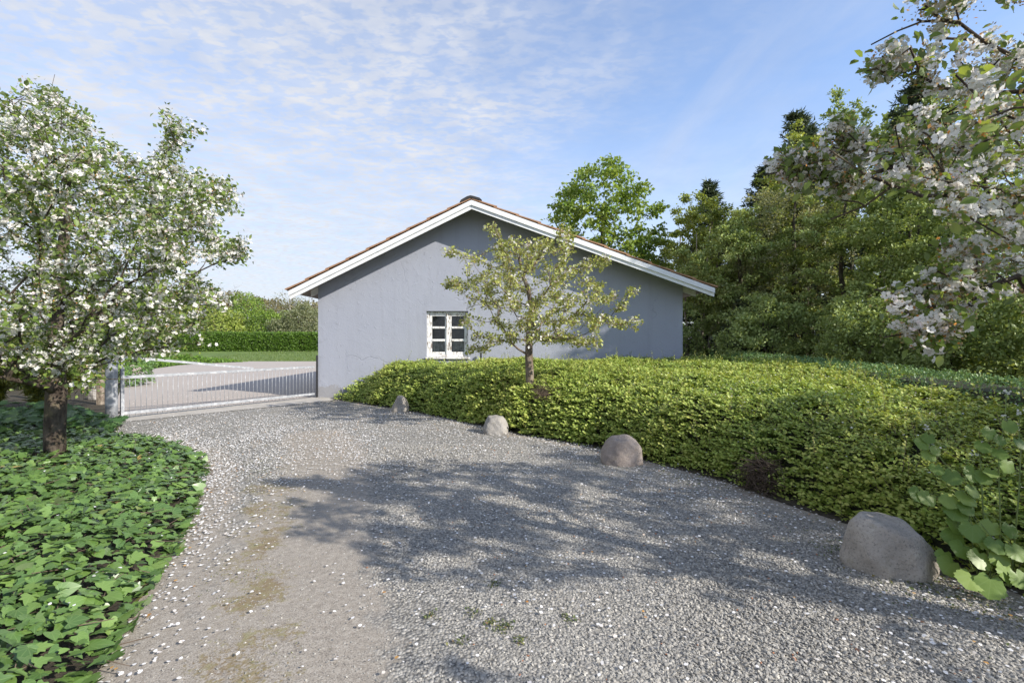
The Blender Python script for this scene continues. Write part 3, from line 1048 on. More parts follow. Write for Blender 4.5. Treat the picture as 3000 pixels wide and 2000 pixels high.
def house():
    H = empty('house', ((wx0 + wx1) / 2, WY, 0), 'long low outbuilding with grey plastered gable and orange tiled roof', 'house')
    off = np.array(H.location)
    ox0, ox1, oz0, oz1 = (1249 - 1500) / SC, (1371.5 - 1500) / SC, EYE - 46 / SC, EYE + 89 / SC
    th = 0.24
    # front gable wall with its window opening (front and back face, reveals)
    m = bpy.data.meshes.new('front_wall')
    bm = bmesh.new()

    def ring(y):
        outer = [(wx0, -0.05), (wx1, -0.05), (wx1, zroof(wx1) - 0.06), (AX, AZ - 0.06), (wx0, zroof(wx0) - 0.06)]
        inner = [(ox0, oz0), (ox1, oz0), (ox1, oz1), (ox0, oz1)]
        return [bm.verts.new((x - off[0], y - off[1], z)) for x, z in outer], [bm.verts.new((x - off[0], y - off[1], z)) for x, z in inner]
    of, inf = ring(WY)
    ob, inb = ring(WY + th)
    for o, i in ((of, inf), (ob, inb)):
        bm.faces.new((o[0], o[1], i[1], i[0]))
        bm.faces.new((o[1], o[2], i[2], i[1]))
        bm.faces.new((o[2], o[3], i[3], i[2]))
        bm.faces.new((o[3], o[4], i[3]))
        bm.faces.new((o[4], o[0], i[0], i[3]))
    for k in range(4):
        bm.faces.new((inf[k], inf[(k + 1) % 4], inb[(k + 1) % 4], inb[k]))
    for k in range(5):
        bm.faces.new((of[k], of[(k + 1) % 5], ob[(k + 1) % 5], ob[k]))
    bmesh.ops.recalc_face_normals(bm, faces=bm.faces[:])
    bm.to_mesh(m); bm.free()
    put('front_wall', m, M['plaster'], H)
    for nm, x0, x1 in (('side_wall', wx0, wx0 + th), ('side_wall', wx1 - th, wx1)):
        zt = min(zroof(x0), zroof(x1)) - 0.06
        box(nm, (x0, WY + th, -0.05), (x1, HB, zt), M['plaster'], H, off=off)
    V = []
    for y in (HB - th, HB):
        for x, z in [(wx0 + th, -0.05), (wx1 - th, -0.05), (wx1 - th, zroof(wx1) - 0.07), (AX, AZ - 0.07), (wx0 + th, zroof(wx0) - 0.07)]:
            V.append((x - off[0], y - off[1], z))
    F = [(0, 1, 2, 3, 4), (9, 8, 7, 6, 5)] + [(k, (k + 1) % 5, (k + 1) % 5 + 5, k + 5) for k in range(5)]
    pyobj('back_wall', V, F, M['plaster'], H)
    # dark room behind the window
    box('room', (ox0 - 0.6, WY + th + 0.9, 0.2), (ox1 + 0.6, WY + th + 0.95, 3.0), M['room'], H, off=off)

    # roof sheet (boarding) with tiles as its pieces
    V = []
    y0, y1 = BY + 0.045, HB + 0.4
    tk = 0.045
    prof_t = [(LX + 0.03, zroof(LX + 0.03) - 0.012), (AX, AZ - 0.012), (RX - 0.03, zroof(RX - 0.03) - 0.012)]
    prof_b = [(x, z - tk) for x, z in prof_t]
    for y in (y0, y1):
        for x, z in prof_t + prof_b:
            V.append((x - off[0], y - off[1], z))
    F = [(0, 1, 7, 6), (1, 2, 8, 7), (4, 3, 9, 10), (5, 4, 10, 11), (0, 3, 4, 1), (1, 4, 5, 2), (6, 7, 10, 9), (7, 8, 11, 10), (0, 6, 9, 3), (2, 5, 11, 8)]
    roof = pyobj('roof', V, F, M['soffit'], H)

    # one tile mesh: pantile profile across, thick, lying along +y (up the slope)
    def tile_mesh(L, wdt, name):
        prof = [(-0.5, 0.0), (-0.36, -0.012), (-0.12, -0.016), (0.10, -0.004), (0.28, 0.018), (0.42, 0.020), (0.53, 0.004)]
        t = 0.026
        V = []
        for yy in (0, L):
            for x, z in prof:
                V.append((x * wdt, yy, z + t))
            for x, z in prof:
                V.append((x * wdt, yy, z))
        n = len(prof)
        F = []
        for i in range(n - 1):
            F.append((i, i + 1, 2 * n + i + 1, 2 * n + i))
            F.append((n + i + 1, n + i, 3 * n + i, 3 * n + i + 1))
            F.append((i + 1, i, n + i, n + i + 1))
            F.append((2 * n + i, 2 * n + i + 1, 3 * n + i + 1, 3 * n + i))
        F.append((0, 2 * n, 3 * n, n))
        F.append((n - 1, 2 * n - 1, 4 * n - 1, 3 * n - 1))
        return np.array(V), F
    wdt = 0.30
    ncol = int((HB + 0.5 - BY) / wdt)
    restV = []; restF = []; base = 0
    for side in (0, 1):
        ex, ez = (LX, LZ) if side == 0 else (RX, RZ)
        L = math.hypot(AX - ex, AZ - ez)
        rows = 9 if side == 0 else 11
        pitch = (L - 0.02) / rows
        TV, TF = tile_mesh(pitch + 0.075, wdt, 'tile')
        d = np.array([AX - ex, 0, AZ - ez]) / L
        nrm = np.array([-d[2], 0, d[0]]) if d[0] > 0 else np.array([d[2], 0, -d[0]])
        me = bpy.data.meshes.new('tile')
        me.from_pydata([tuple(v) for v in TV], [], TF)
        me.materials.append(M['tile'])
        tilt = math.atan2(0.026, pitch)
        dy = unit((d * math.cos(tilt) - nrm * math.sin(tilt))[None])[0]
        ez_ = np.array([0, 1.0, 0]) if side == 1 else np.array([0, -1.0, 0])
        # local x runs along the house, local z is the outward normal
        nz = np.cross(ez_, dy)
        if nz[2] < 0:
            ez_ = -ez_; nz = np.cross(ez_, dy)
        R = np.stack([ez_, dy, nz], 1)
        sgn = ez_[1]
        for r in range(rows):
            for c in range(ncol):
                p = np.array([ex, BY - 0.02 + wdt * 0.5 + c * wdt, ez]) + d * (pitch * r - 0.055) + nrm * 0.040
                p[1] += random.uniform(-0.006, 0.006)
                p = p + nrm * random.uniform(0.0, 0.006)
                if c < 2:
                    o = bpy.data.objects.new('tile', me)
                    COL.objects.link(o)
                    o.parent = roof
                    o.location = Vector((p - off).tolist())
                    rr = Matrix(R.tolist()) @ Matrix.Rotation(random.uniform(-0.006, 0.006), 3, 'Z')
                    o.rotation_euler = rr.to_euler()
                else:
                    q = TV @ R.T + (p - off)
                    restV.append(q)
                    restF += [tuple(i + base for i in f) for f in TF]
                    base += len(TV)
    pyobj('rear_tiles', np.vstack(restV), restF, M['tile'], roof, kind='stuff')
    # ridge capping
    def cap(name, ya, yb, parent, **kw):
        V = []; F = []
        prof = [(-0.27, -0.095), (-0.24, -0.045), (-0.10, 0.035), (-0.02, 0.058), (0.05, 0.045), (0.20, 0.0), (0.25, -0.045), (0.20, -0.055), (0.0, 0.0), (-0.2, -0.09)]
        for y in (ya, yb):
            for x, z in prof:
                V.append((AX + x - off[0], y - off[1], AZ + 0.045 + z))
        n = len(prof)
        for i in range(n):
            F.append((i, (i + 1) % n, n + (i + 1) % n, n + i))
        F.append(tuple(range(n))[::-1]); F.append(tuple(range(n, 2 * n)))
        pyobj(name, V, F, M['ridge'], parent, **kw)
    cap('ridge_cap', BY - 0.03, BY + 0.40, roof)
    cap('rear_ridge', BY + 0.402, HB + 0.4, roof)

    # barge boards: two per side
    def barge(xa, za, xb, zb, top, bot, y0, y1):
        V = []
        for y in (y0, y1):
            V += [(xa - off[0], y - off[1], za + bot), (xb - off[0], y - off[1], zb + bot), (xb - off[0], y - off[1], zb + top), (xa - off[0], y - off[1], za + top)]
        F = [(0, 1, 2, 3), (7, 6, 5, 4), (0, 4, 5, 1), (1, 5, 6, 2), (2, 6, 7, 3), (3, 7, 4, 0)]
        pyobj('barge_board', V, F, M['white'], H)
    g = 0.0015
    barge(LX, LZ, AX - g, AZ - g * sl, 0.0, -0.116, BY - 0.012, BY + 0.02)
    barge(LX + 0.02, LZ + 0.02 * sl, AX - g, AZ - g * sl, -0.108, -0.212, BY + 0.0205, BY + 0.045)
    barge(AX + g, AZ - g * sr, RX, RZ, 0.0, -0.116, BY - 0.012, BY + 0.02)
    barge(AX + g, AZ - g * sr, RX - 0.006, RZ + 0.006 * sr, -0.108, -0.203, BY + 0.0205, BY + 0.045)
    # rafters sticking out under both eaves
    for k in range(9):
        y = WY + 0.02 + k * 1.0
        for (xa, xb, s, e) in ((LX + 0.28, wx0 + 0.25, sl, 1), (wx1 - 0.25, RX - 0.22, -sr, 0)):
            if k > 5 and e == 1:
                continue
            za, zb = zroof(xa) - 0.06, zroof(xb) - 0.06
            V = []
            for yy in (y, y + 0.07):
                V += [(xa - off[0], yy - off[1], za - 0.16), (xb - off[0], yy - off[1], zb - 0.16), (xb - off[0], yy - off[1], zb), (xa - off[0], yy - off[1], za)]
            F = [(0, 1, 2, 3), (7, 6, 5, 4), (0, 4, 5, 1), (1, 5, 6, 2), (2, 6, 7, 3), (3, 7, 4, 0)]
            pyobj('rafter', V, F, M['rafter'], H)
    # purlin stubs near the right eave
    # window
    sz = SC * 7.84
    fx = lambda p: (1200 + p / 7.84 - 1500) / SC
    fz = lambda p: EYE - (880 + p / 7.84 - 1000) / SC
    yb = WY + 0.075
    win = empty('window', (0, 0, 0), None, None)
    win.parent = H
    woff = off

    def wb(name, xa, xb, za, zb, ya, yb_, mat, bevel=0.004):
        box(name, (min(xa, xb), ya, min(za, zb)), (max(xa, xb), yb_, max(za, zb)), mat, win, bevel, off=woff)
    X0, X1, Z1, Z0 = fx(400), fx(1345), fz(262), fz(1290)
    fw = 0.045
    wb('frame', ox0 + 0.004, X0 + fw, Z0, oz1 - 0.012, yb, yb + 0.10, M['flaky'])
    wb('frame', X1 - fw, ox1 - 0.004, Z0, oz1 - 0.012, yb, yb + 0.10, M['flaky'])
    wb('frame', X0 + fw, X1 - fw, oz1 - 0.012 - fw, oz1 - 0.012, yb, yb + 0.10, M['flaky'])
    wb('frame', X0 + fw, X1 - fw, Z0, Z0 + 0.05, yb, yb + 0.10, M['flaky'])
    wb('mullion', fx(835), fx(865), Z0 + 0.05, oz1 - 0.012 - fw, yb - 0.012, yb + 0.09, M['flaky'])
    rows = [(355, 595), (645, 885), (940, 1180)]
    zt, zbm = oz1 - 0.012 - fw, Z0 + 0.05
    for (pa, pb, ca, cb) in ((500, 800, X0 + fw, fx(835)), (950, 1250, fx(865), X1 - fw)):
        xa, xb = fx(pa), fx(pb)
        wb('casement_stile', ca, xa, zbm, zt, yb + 0.015, yb + 0.06, M['flaky'])
        wb('casement_stile', xb, cb, zbm, zt, yb + 0.015, yb + 0.06, M['flaky'])
        wb('casement_rail', xa, xb, fz(355), zt, yb + 0.016, yb + 0.06, M['flaky'])
        wb('casement_rail', xa, xb, zbm, fz(1180), yb + 0.012, yb + 0.06, M['flaky'])
        for k in range(2):
            wb('glazing_bar', xa, xb, fz(rows[k][1]), fz(rows[k + 1][0]), yb + 0.006, yb + 0.055, M['flaky'], 0.006)
        for (ra, rb) in rows:
            wb('pane', xa - 0.004, xb + 0.004, fz(ra) + 0.004, fz(rb) - 0.004, yb + 0.038, yb + 0.042, M['glass'], 0)
    wb('sill', ox0 - 0.02, ox1 + 0.05, oz0 - 0.045, oz0 - 0.002, WY - 0.05, WY - 0.002, M['flaky'], 0.006)
    wb('sill_board', ox0 + 0.004, ox1 - 0.004, oz0 + 0.002, Z0, WY + 0.012, yb + 0.05, M['flaky'], 0.004)
    # faded lace hanging inside the lower half
    n = 40
    V = []; F = []
    for i in range(n):
        t = i / (n - 1)
        x = ox0 + 0.05 + t * (ox1 - ox0 - 0.1)
        yy = yb + 0.16 + 0.018 * math.sin(t * 46) + 0.01 * math.sin(t * 19)
        ztop = 1.42 + 0.05 * math.sin(t * 9)
        V += [(x - off[0], yy - off[1], oz0 + 0.02), (x - off[0], yy - off[1], ztop)]
    for i in range(n - 1):
        F.append((2 * i, 2 * i + 2, 2 * i + 3, 2 * i + 1))
    pyobj('curtain', V, F, M['curtain'], win)
    return H


HOUSE = house()


def pole(name, p, q, r, mat, parent=None, sides=10, **kw):
    V, F = pipe([p, ((np.array(p) + np.array(q)) / 2), q], r, sides)
    return pyobj(name, V, F, mat, parent, True, **kw)


# small things by the wall
box('wall_pipe', (-0.787, 11.93, 0.0), (-0.745, 11.975, 1.115), M['black'], None, 0.006,
    label='short black square pipe standing against the gable right of the window', cat='pipe')

# ------------------------------------------------------------------ gate
def gate():
    hp = np.array([-7.08, 8.57, 0.0])
    ge = np.array([-4.88, 12.02, 0.0])
    # post
    V, F = pipe([hp + (0, 0, z) for z in (-0.02, 0.3, 0.6, 0.9, 1.075, 1.09)], [0.088, 0.088, 0.088, 0.088, 0.088, 0.08], 24)
    pyobj('gate_post', V - hp, F, M['galv'], None, True, loc=hp.tolist(), label='thick round galvanised steel post carrying the gate', cat='post')
    g = empty('driveway_gate', hp.tolist(), 'wide galvanised steel driveway gate of thin upright rods with slanting brace', 'gate')
    u = unit((ge - hp)[None])[0]
    nrm = np.array([-u[1], u[0], 0])
    Ltot = np.linalg.norm(ge - hp)

    def bar(name, a, b, w, h):
        """square section between along-gate coordinates a,b = (s,z)"""
        A = u * a[0] + np.array([0, 0, a[1]]); B = u * b[0] + np.array([0, 0, b[1]])
        d = unit((B - A)[None])[0]
        s = nrm; t = np.cross(d, s)
        V = []
        for P in (A, B):
            for (i, j) in ((-1, -1), (1, -1), (1, 1), (-1, 1)):
                V.append(P + s * i * w / 2 + t * j * h / 2)
        F = [(0, 1, 2, 3), (7, 6, 5, 4), (0, 4, 5, 1), (1, 5, 6, 2), (2, 6, 7, 3), (3, 7, 4, 0)]
        return pyobj(name, V, F, M['galv'], g)
    s0 = 0.155
    s1 = Ltot - 0.03
    bar('hinge_stile', (s0, 0.06), (s0, 1.15), 0.05, 0.05)
    bar('top_rail', (s0 + 0.026, 0.755), (s1, 0.775), 0.045, 0.048)
    bar('bottom_rail', (s0 + 0.026, 0.11), (s1, 0.105), 0.045, 0.048)
    zb = 0.80 + 0.02 * 0.63
    bar('brace', (s0 + 0.026, 1.125), (s0 + 2.38, 0.805), 0.042, 0.045)
    n = 44
    for k in range(n):
        s = s0 + 0.11 + k * (s1 - s0 - 0.15) / (n - 1)
        A = u * s + np.array([0, 0, 0.045]); B = u * s + np.array([0, 0, 0.772])
        V, F = pipe([A, (A + B) / 2, B], 0.005, 6)
        pyobj('rod', V, F, M['galv'], g, True)
    for z in (0.13, 1.02):
        A = u * 0.06 + np.array([0, 0, z]); B = u * s0 + np.array([0, 0, z])
        V, F = pipe([A, (A + B) / 2, B], 0.022, 8)
        pyobj('hinge', V, F, M['black'] if z < 0.5 else M['galv'], g, True)
    A = u * (s0 - 0.03); V, F = pipe([A + (0, 0, 0.0), A + (0, 0, 0.05), A + (0, 0, 0.09)], 0.02, 8)
    pyobj('hinge_pin', V, F, M['black'], g, True)
    # black stop plate on the corner of the house
    box('gate_stop', (wx0 - 0.028, 11.985, 0.02), (wx0 - 0.003, 12.06, 1.06), M['black'], None, 0.004,
        label='narrow black steel gate stop fixed to the left corner of the house', cat='gate stop')


gate()


def fence():
    b = np.array([*G(294, 1186), 0.0])
    E = empty('wire_fence', b.tolist(), 'square wooden fence post with wire netting beside the gate post', 'fence')
    box('fence_post', (-0.055, -0.05, -0.02), (0.055, 0.05, 0.98), M['wood'], E, 0.008)
    b2 = np.array([-2.3, 0.9, 0.0])
    box('fence_post', (b2[0] - 0.05, b2[1] - 0.05, -0.02), (b2[0] + 0.05, b2[1] + 0.05, 1.0), M['wood'], E, 0.008)
    V = []
    c0, c1 = np.array([-0.02, -0.055, 0]), b2 + (0.0, -0.055, 0)
    for z in (0.93,):
        lo = np.array([c0, c1])
        dd = unit((c1 - c0)[None])[0]
        W8 = []
        for P in (c0 + dd * 0.0, c1):
            for (i, j) in ((-0.02, -0.04), (0.02, -0.04), (0.02, 0.04), (-0.02, 0.04)):
                W8.append(P + np.array([dd[1] * -i, dd[0] * i - 0.025, z + j]))
        F = [(0, 1, 2, 3), (7, 6, 5, 4), (0, 4, 5, 1), (1, 5, 6, 2), (2, 6, 7, 3), (3, 7, 4, 0)]
        pyobj('fence_rail', W8, F, M['wood'], E)
    for z in np.linspace(0.08, 0.86, 8):
        V, F = pipe([c0 + (0.08, -0.008, z), (c0 + c1) / 2 + (0, -0.008, z), c1 + (0, -0.008, z)], 0.0032, 5)
        pyobj('wire', V, F, M['wire'], E, True)
    for k in range(1, 15):
        p = c0 + (c1 - c0) * k / 15 + (0, -0.008, 0)
        V, F = pipe([p + (0, 0, 0.08), p + (0, 0, 0.47), p + (0, 0, 0.86)], 0.0026, 5)
        pyobj('wire', V, F, M['wire'], E, True)


fence()


# ------------------------------------------------------------------ boulders
def boulder(px, py, wpx, hpx, mat, label, seed, squash=1.0, planes=13, group=None, turn=0.0, name='boulder', ground=0.0, facets=None, hard=16.0):
    x, y = G(px, py, ground)
    s = y / FPX
    w, h = wpx * s, hpx * s
    bm = bmesh.new()
    bmesh.ops.create_icosphere(bm, subdivisions=5, radius=1.0)
    r = np.random.default_rng(seed)
    N = unit(r.normal(0, 1, (planes, 3)))
    N[:, 2] *= 0.8
    N = unit(N)
    D = r.uniform(0.66, 1.0, planes)
    if facets:
        N = unit(np.array([f[:3] for f in facets], float))
        D = np.array([f[3] for f in facets])
    co = np.array([v.co[:] for v in bm.verts])
    dn = co @ N.T
    with np.errstate(divide='ignore', invalid='ignore'):
        q = np.where(dn > 0.05, D[None] / dn, 9.0)
    q = np.minimum(q, 1.18)
    k = hard
    rad = (np.sum(q ** -k, axis=1)) ** (-1 / k)
    co = co * rad[:, None]
    ph = r.uniform(0, 6, 6)
    co += co * (0.03 * np.sin(5 * co[:, 0:1] + ph[0]) * np.sin(6 * co[:, 1:2] + ph[1]) + 0.018 * np.sin(13 * co[:, 2:3] + ph[2]) * np.sin(11 * co[:, 0:1] + ph[3]))
    lo, hi = co.min(0), co.max(0)
    co = (co - (lo + hi) / 2) / (hi - lo)
    bury = 0.30
    co *= np.array([w, w * 0.8 * squash, h / (1 - bury)])
    co[:, 2] += h / (1 - bury) * (0.5 - bury)
    for v, c in zip(bm.verts, co):
        v.co = c
        pass
    me = bpy.data.meshes.new(name)
    bm.to_mesh(me); bm.free()
    me.polygons.foreach_set('use_smooth', np.ones(len(me.polygons), bool))
    o = put(name, me, mat, None, (x, y + w * 0.34 * squash, ground), label, 'boulder', group)
    o.rotation_euler = (0, 0, turn)
    return o


GB = 'boulders along the edge of the driveway'
boulder(1168, 1210, 52, 50, M['stone_grey'], 'small upright grey boulder nearest the house along the driveway edge', 5, 0.9, group=GB, hard=14.0, facets=[(0.1, -0.1, 1, 0.95), (-0.8, -0.2, 0.6, 0.74), (0.85, -0.2, 0.42, 0.80), (0, -1, 0.3, 0.82), (1, 0, -0.2, 0.95), (-1, 0, -0.3, 0.95), (0, 1, 0.2, 0.85), (0, 0, -1, 0.8)])
boulder(1452, 1274, 76, 53, M['stone_pale'], 'pale rounded boulder, second from the house along the driveway edge', 21, group=GB, hard=14.0, facets=[(0.05, -0.1, 1, 0.80), (-0.85, -0.2, 0.5, 0.86), (0.7, -0.3, 0.65, 0.80), (1, 0, 0.0, 1.0), (-0.1, -1, 0.35, 0.84), (-1, 0, -0.1, 1.0), (0, 1, 0.2, 0.85), (0, 0, -1, 0.8)])
boulder(1832, 1368, 124, 84, M['stone_pink'], 'pinkish boulder in the middle of the shrub bed edge', 33, group=GB, hard=20.0, facets=[(-0.1, -0.1, 1, 0.78), (-0.8, -0.2, 0.55, 0.80), (0.5, -0.3, 0.8, 0.84), (1, -0.1, 0.15, 0.92), (0.1, -1, 0.3, 0.82), (-1, 0, -0.1, 0.98), (0.75, -0.75, 0.2, 0.9), (-0.6, -0.85, 0.15, 0.9), (0, 1, 0.2, 0.85), (0, 0, -1, 0.8)])
boulder(2668, 1704, 250, 158, M['stone_grey'], 'largest grey boulder in the right foreground beside heart shaped weed leaves', 54, group=GB, turn=0.0, hard=22.0, facets=[(0.12, -0.15, 1, 0.72), (-1, -0.1, 0.2, 0.86), (-0.62, -0.5, 0.62, 0.84), (-0.35, -1, 0.1, 0.80), (0.45, -1, 0.35, 0.86), (0.78, -0.2, 0.66, 0.84), (1, 0.05, 0.05, 1.0), (0.1, 1, 0.2, 0.85), (-0.6, 0.8, 0.3, 0.9), (0.7, 0.7, 0.3, 0.95), (-0.72, -0.6, -0.25, 0.92), (0, 0, -1, 0.8)])
boulder(385, 1093, 36, 24, M['stone_pink'], 'small pinkish rock at the foot of the ivy bank beyond the gate', 8, name='rock')
boulder(555, 1066, 30, 14, M['stone_pale'], 'low pale rock in the ivy bank seen above the gate brace', 9, name='rock')
boulder(268, 1172, 40, 34, M['stone_pale'], 'pale rock behind the wooden fence post', 10, name='rock')

# ------------------------------------------------------------------ apple trees
def apple_crown(root, tips, tdir, n_leaf, n_clust, n_spent, leaf=(0.045, 0.085), flower=0.045, leafmat='apple_leaf', singles=300, spread=0.10, fl_per=5, seed=1, lname='leaf'):
    base = np.array(root.location)
    rng = np.random.default_rng(seed)
    # leaves in rosettes round the twig nodes
    k = rng.integers(0, len(tips), n_leaf)
    pos = tips[k] + np.clip(rng.normal(0, 1, (n_leaf, 3)), -1.5, 1.5) * spread * 0.62
    Y = unit(tdir[k] * 0.5 + rng.normal(0, 0.75, (n_leaf, 3)) + np.array([0, 0, -0.12]))
    N = unit(rng.normal(0, 0.6, (n_leaf, 3)) + np.array([0, 0, 1.0]))
    size = rng.uniform(leaf[0], leaf[1], n_leaf)
    tint = np.clip(rng.beta(2, 2.4, n_leaf), 0, 1)
    sel = np.zeros(n_leaf, bool)
    if singles:
        vis = np.where(top_frame(pos))[0]
        big = vis[np.argsort(-(size[vis] / np.linalg.norm(pos[vis] - np.array([0, 0, EYE]), axis=1)))][:singles]
        sel[big] = True
        leaf_objects(root, lname, [LEAF4], [0.25, 0.45, 0.6, 0.75, 0.92], M[leafmat], pos[sel], Y[sel], N[sel], size[sel])
    o = scatter_mesh('foliage', LEAF4 if n_leaf < 10000 else LEAF2, pos[~sel], Y[~sel], N[~sel], size[~sel], tint[~sel], M[leafmat], root, base=base)
    # blossom clusters
    c = rng.integers(0, len(tips), n_clust)
    cc = tips[c] + rng.normal(0, spread * 0.4, (n_clust, 3))
    nf = n_clust * fl_per
    ci = np.repeat(np.arange(n_clust), fl_per)
    fp = cc[ci] + rng.normal(0, 0.024, (nf, 3)) * (flower / 0.045)
    out = unit(tdir[c][ci] * 0.4 + rng.normal(0, 0.55, (nf, 3)) + np.array([-0.05, -0.25, 0.35]))
    ry = unit(np.cross(out, rng.normal(0, 1, (nf, 3))))
    Vs = []; Fs = []; At = []; off = 0
    which = rng.integers(0, 4, nf)
    tf = np.clip(rng.beta(4, 2, nf) + rng.normal(0, 0.05, nf), 0, 1)
    fs = rng.uniform(0.75, 1.15, nf) * flower
    for q in range(4):
        w = which == q
        V, F = stamp(FLOWERS[q][0], FLOWERS[q][1], fp[w] - base, ry[w], out[w], fs[w])
        Vs.append(V); Fs.append(F + off); off += len(V)
        At.append(np.repeat(tf[w], len(FLOWERS[q][0])))
    me = mesh_np('blossom', np.vstack(Vs), np.vstack(Fs), False, {'tint': np.concatenate(At)})
    put('blossom', me, M['blossom'], root, kind='stuff')
    # spent flower remains: tiny stars of stamens and sepals
    ks = rng.integers(0, len(tips), n_spent)
    sp = tips[ks] + rng.normal(0, spread * 0.42, (n_spent, 3))
    scatter_mesh('spent_blossom', LEAF2, sp, rng.normal(0, 1, (n_spent, 3)), rng.normal(0, 1, (n_spent, 3)), rng.uniform(0.012, 0.026, n_spent) * (flower / 0.045), rng.uniform(0, 1, n_spent), M['spent'], root, base=base)


def twig_nodes(P, par, R, first, Rn, rmax):
    """points and directions on the thin wood"""
    i = np.arange(first, len(P))
    i = i[Rn[i] < rmax]
    d = unit(P[i] - P[par[i]])
    t = RNG.uniform(0, 1, (len(i), 1))
    return P[par[i]] * (1 - t) + P[i] * t, d


LEFT_SIL = [(-1600, 300), (-500, 200), (0, 262), (80, 252), (160, 262), (205, 320), (270, 338), (290, 400), (350, 410), (370, 470), (440, 480), (480, 430), (490, 355), (520, 345), (548, 378), (515, 430), (520, 480), (560, 500), (640, 530), (692, 560), (690, 590), (600, 610), (650, 640), (620, 690), (670, 710), (735, 735), (700, 750), (600, 760), (590, 830), (640, 850), (640, 900), (600, 930), (590, 990), (500, 1030), (380, 1040), (300, 1060), (250, 1120), (60, 1090), (-300, 1050), (-1600, 900)]


def left_apple():
    base = np.array([*G(163, 1345, 0.06), 0.0])
    root = empty('apple_tree', base.tolist(), 'blossoming apple tree rising from the ivy bed on the left', 'tree', 'apple trees in blossom')
    top = W(150, 520, base[1] + 0.1)
    tr = [base + (0, 0, -0.05)]
    for t, dx, dy in ((0.12, -0.01, 0), (0.25, -0.01, 0.02), (0.4, -0.03, 0.03), (0.55, -0.03, 0.05), (0.7, -0.02, 0.08), (0.82, 0.02, 0.1), (0.92, 0.0, 0.1), (1.0, 0.03, 0.12)):
        tr.append(np.array([base[0] + dx, base[1] + dy, top[2] * t]))
    c = np.array([base[0] - 0.1, base[1], 2.55])
    A = np.vstack([ellipsoid(2300, c, (2.5, 2.15, 1.75), 0.25), ellipsoid(500, c, (2.6, 2.0, 1.6), 0.8)])
    A = A[A[:, 2] > 1.12]
    q = proj(A)
    A = A[in_poly(q, LEFT_SIL)]
    # long shoots in the skyline
    ex = [(505, 368, -0.2), (535, 385, -0.2), (490, 440, -0.15), (150, 262, 0), (60, 270, 0.1), (680, 560, -0.2), (640, 560, 0), (655, 585, -0.3), (715, 738, -0.3), (690, 730, -0.3), (670, 890, -0.5), (640, 880, -0.3), (600, 960, -0.5), (570, 990, -0.4), (350, 1050, -0.8), (470, 1020, -0.5), (265, 1110, -0.9), (240, 1085, -0.8), (120, 1075, -0.9), (40, 1070, -0.8), (-60, 1040, -0.5)]
    E = np.array([W(px, py, base[1] + 0.1 + d) for px, py, d in ex])
    E = np.vstack([E] + [E + RNG.normal(0, 0.09, E.shape) for _ in range(3)])
    A = np.vstack([A[:1500], E])
    P, par, R, kids, first = grow(tr, A, 0.30, 0.16, 0.10, 0.0036, 2.3, 0.14, 4)
    Rn = tree_wood(root, P, par, R, first, 0.095, M['apple_bark'], 0.04, sides=16, base_flare=1.08)
    tips, td = twig_nodes(P, par, R, first, Rn, 0.011)
    w = in_poly(proj(tips), LEFT_SIL) | (RNG.uniform(0, 1, len(tips)) < 0.5)
    apple_crown(root, tips[w], td[w], 38000, 5400, 42000, (0.034, 0.068), 0.037, seed=3, lname='leaf', fl_per=4)


left_apple()

RIGHT_SIL = [(2660, -60), (2690, 20), (2740, 60), (2800, 90), (2790, 150), (2700, 190), (2640, 150), (2560, 165), (2570, 195), (2680, 215), (2720, 260), (2640, 320), (2560, 370), (2470, 350), (2430, 400), (2290, 460), (2280, 495), (2330, 520), (2440, 520), (2430, 580), (2470, 580), (2560, 540), (2700, 560), (2760, 600), (2830, 640), (2860, 690), (2780, 700), (2750, 740), (2820, 770), (2760, 840), (2610, 860), (2600, 880), (2700, 900), (2620, 980), (2680, 1000), (2800, 960), (2900, 975), (3000, 940), (3400, 1050), (9000, 1400), (9000, -6000), (2660, -6000)]


SHADE = [(840, 1480), (870, 1400), (1000, 1370), (1200, 1345), (1450, 1355), (1700, 1360), (1900, 1420), (2100, 1500), (2100, 2400), (1250, 2400), (1200, 1950), (1120, 1760), (980, 1620), (860, 1560)]


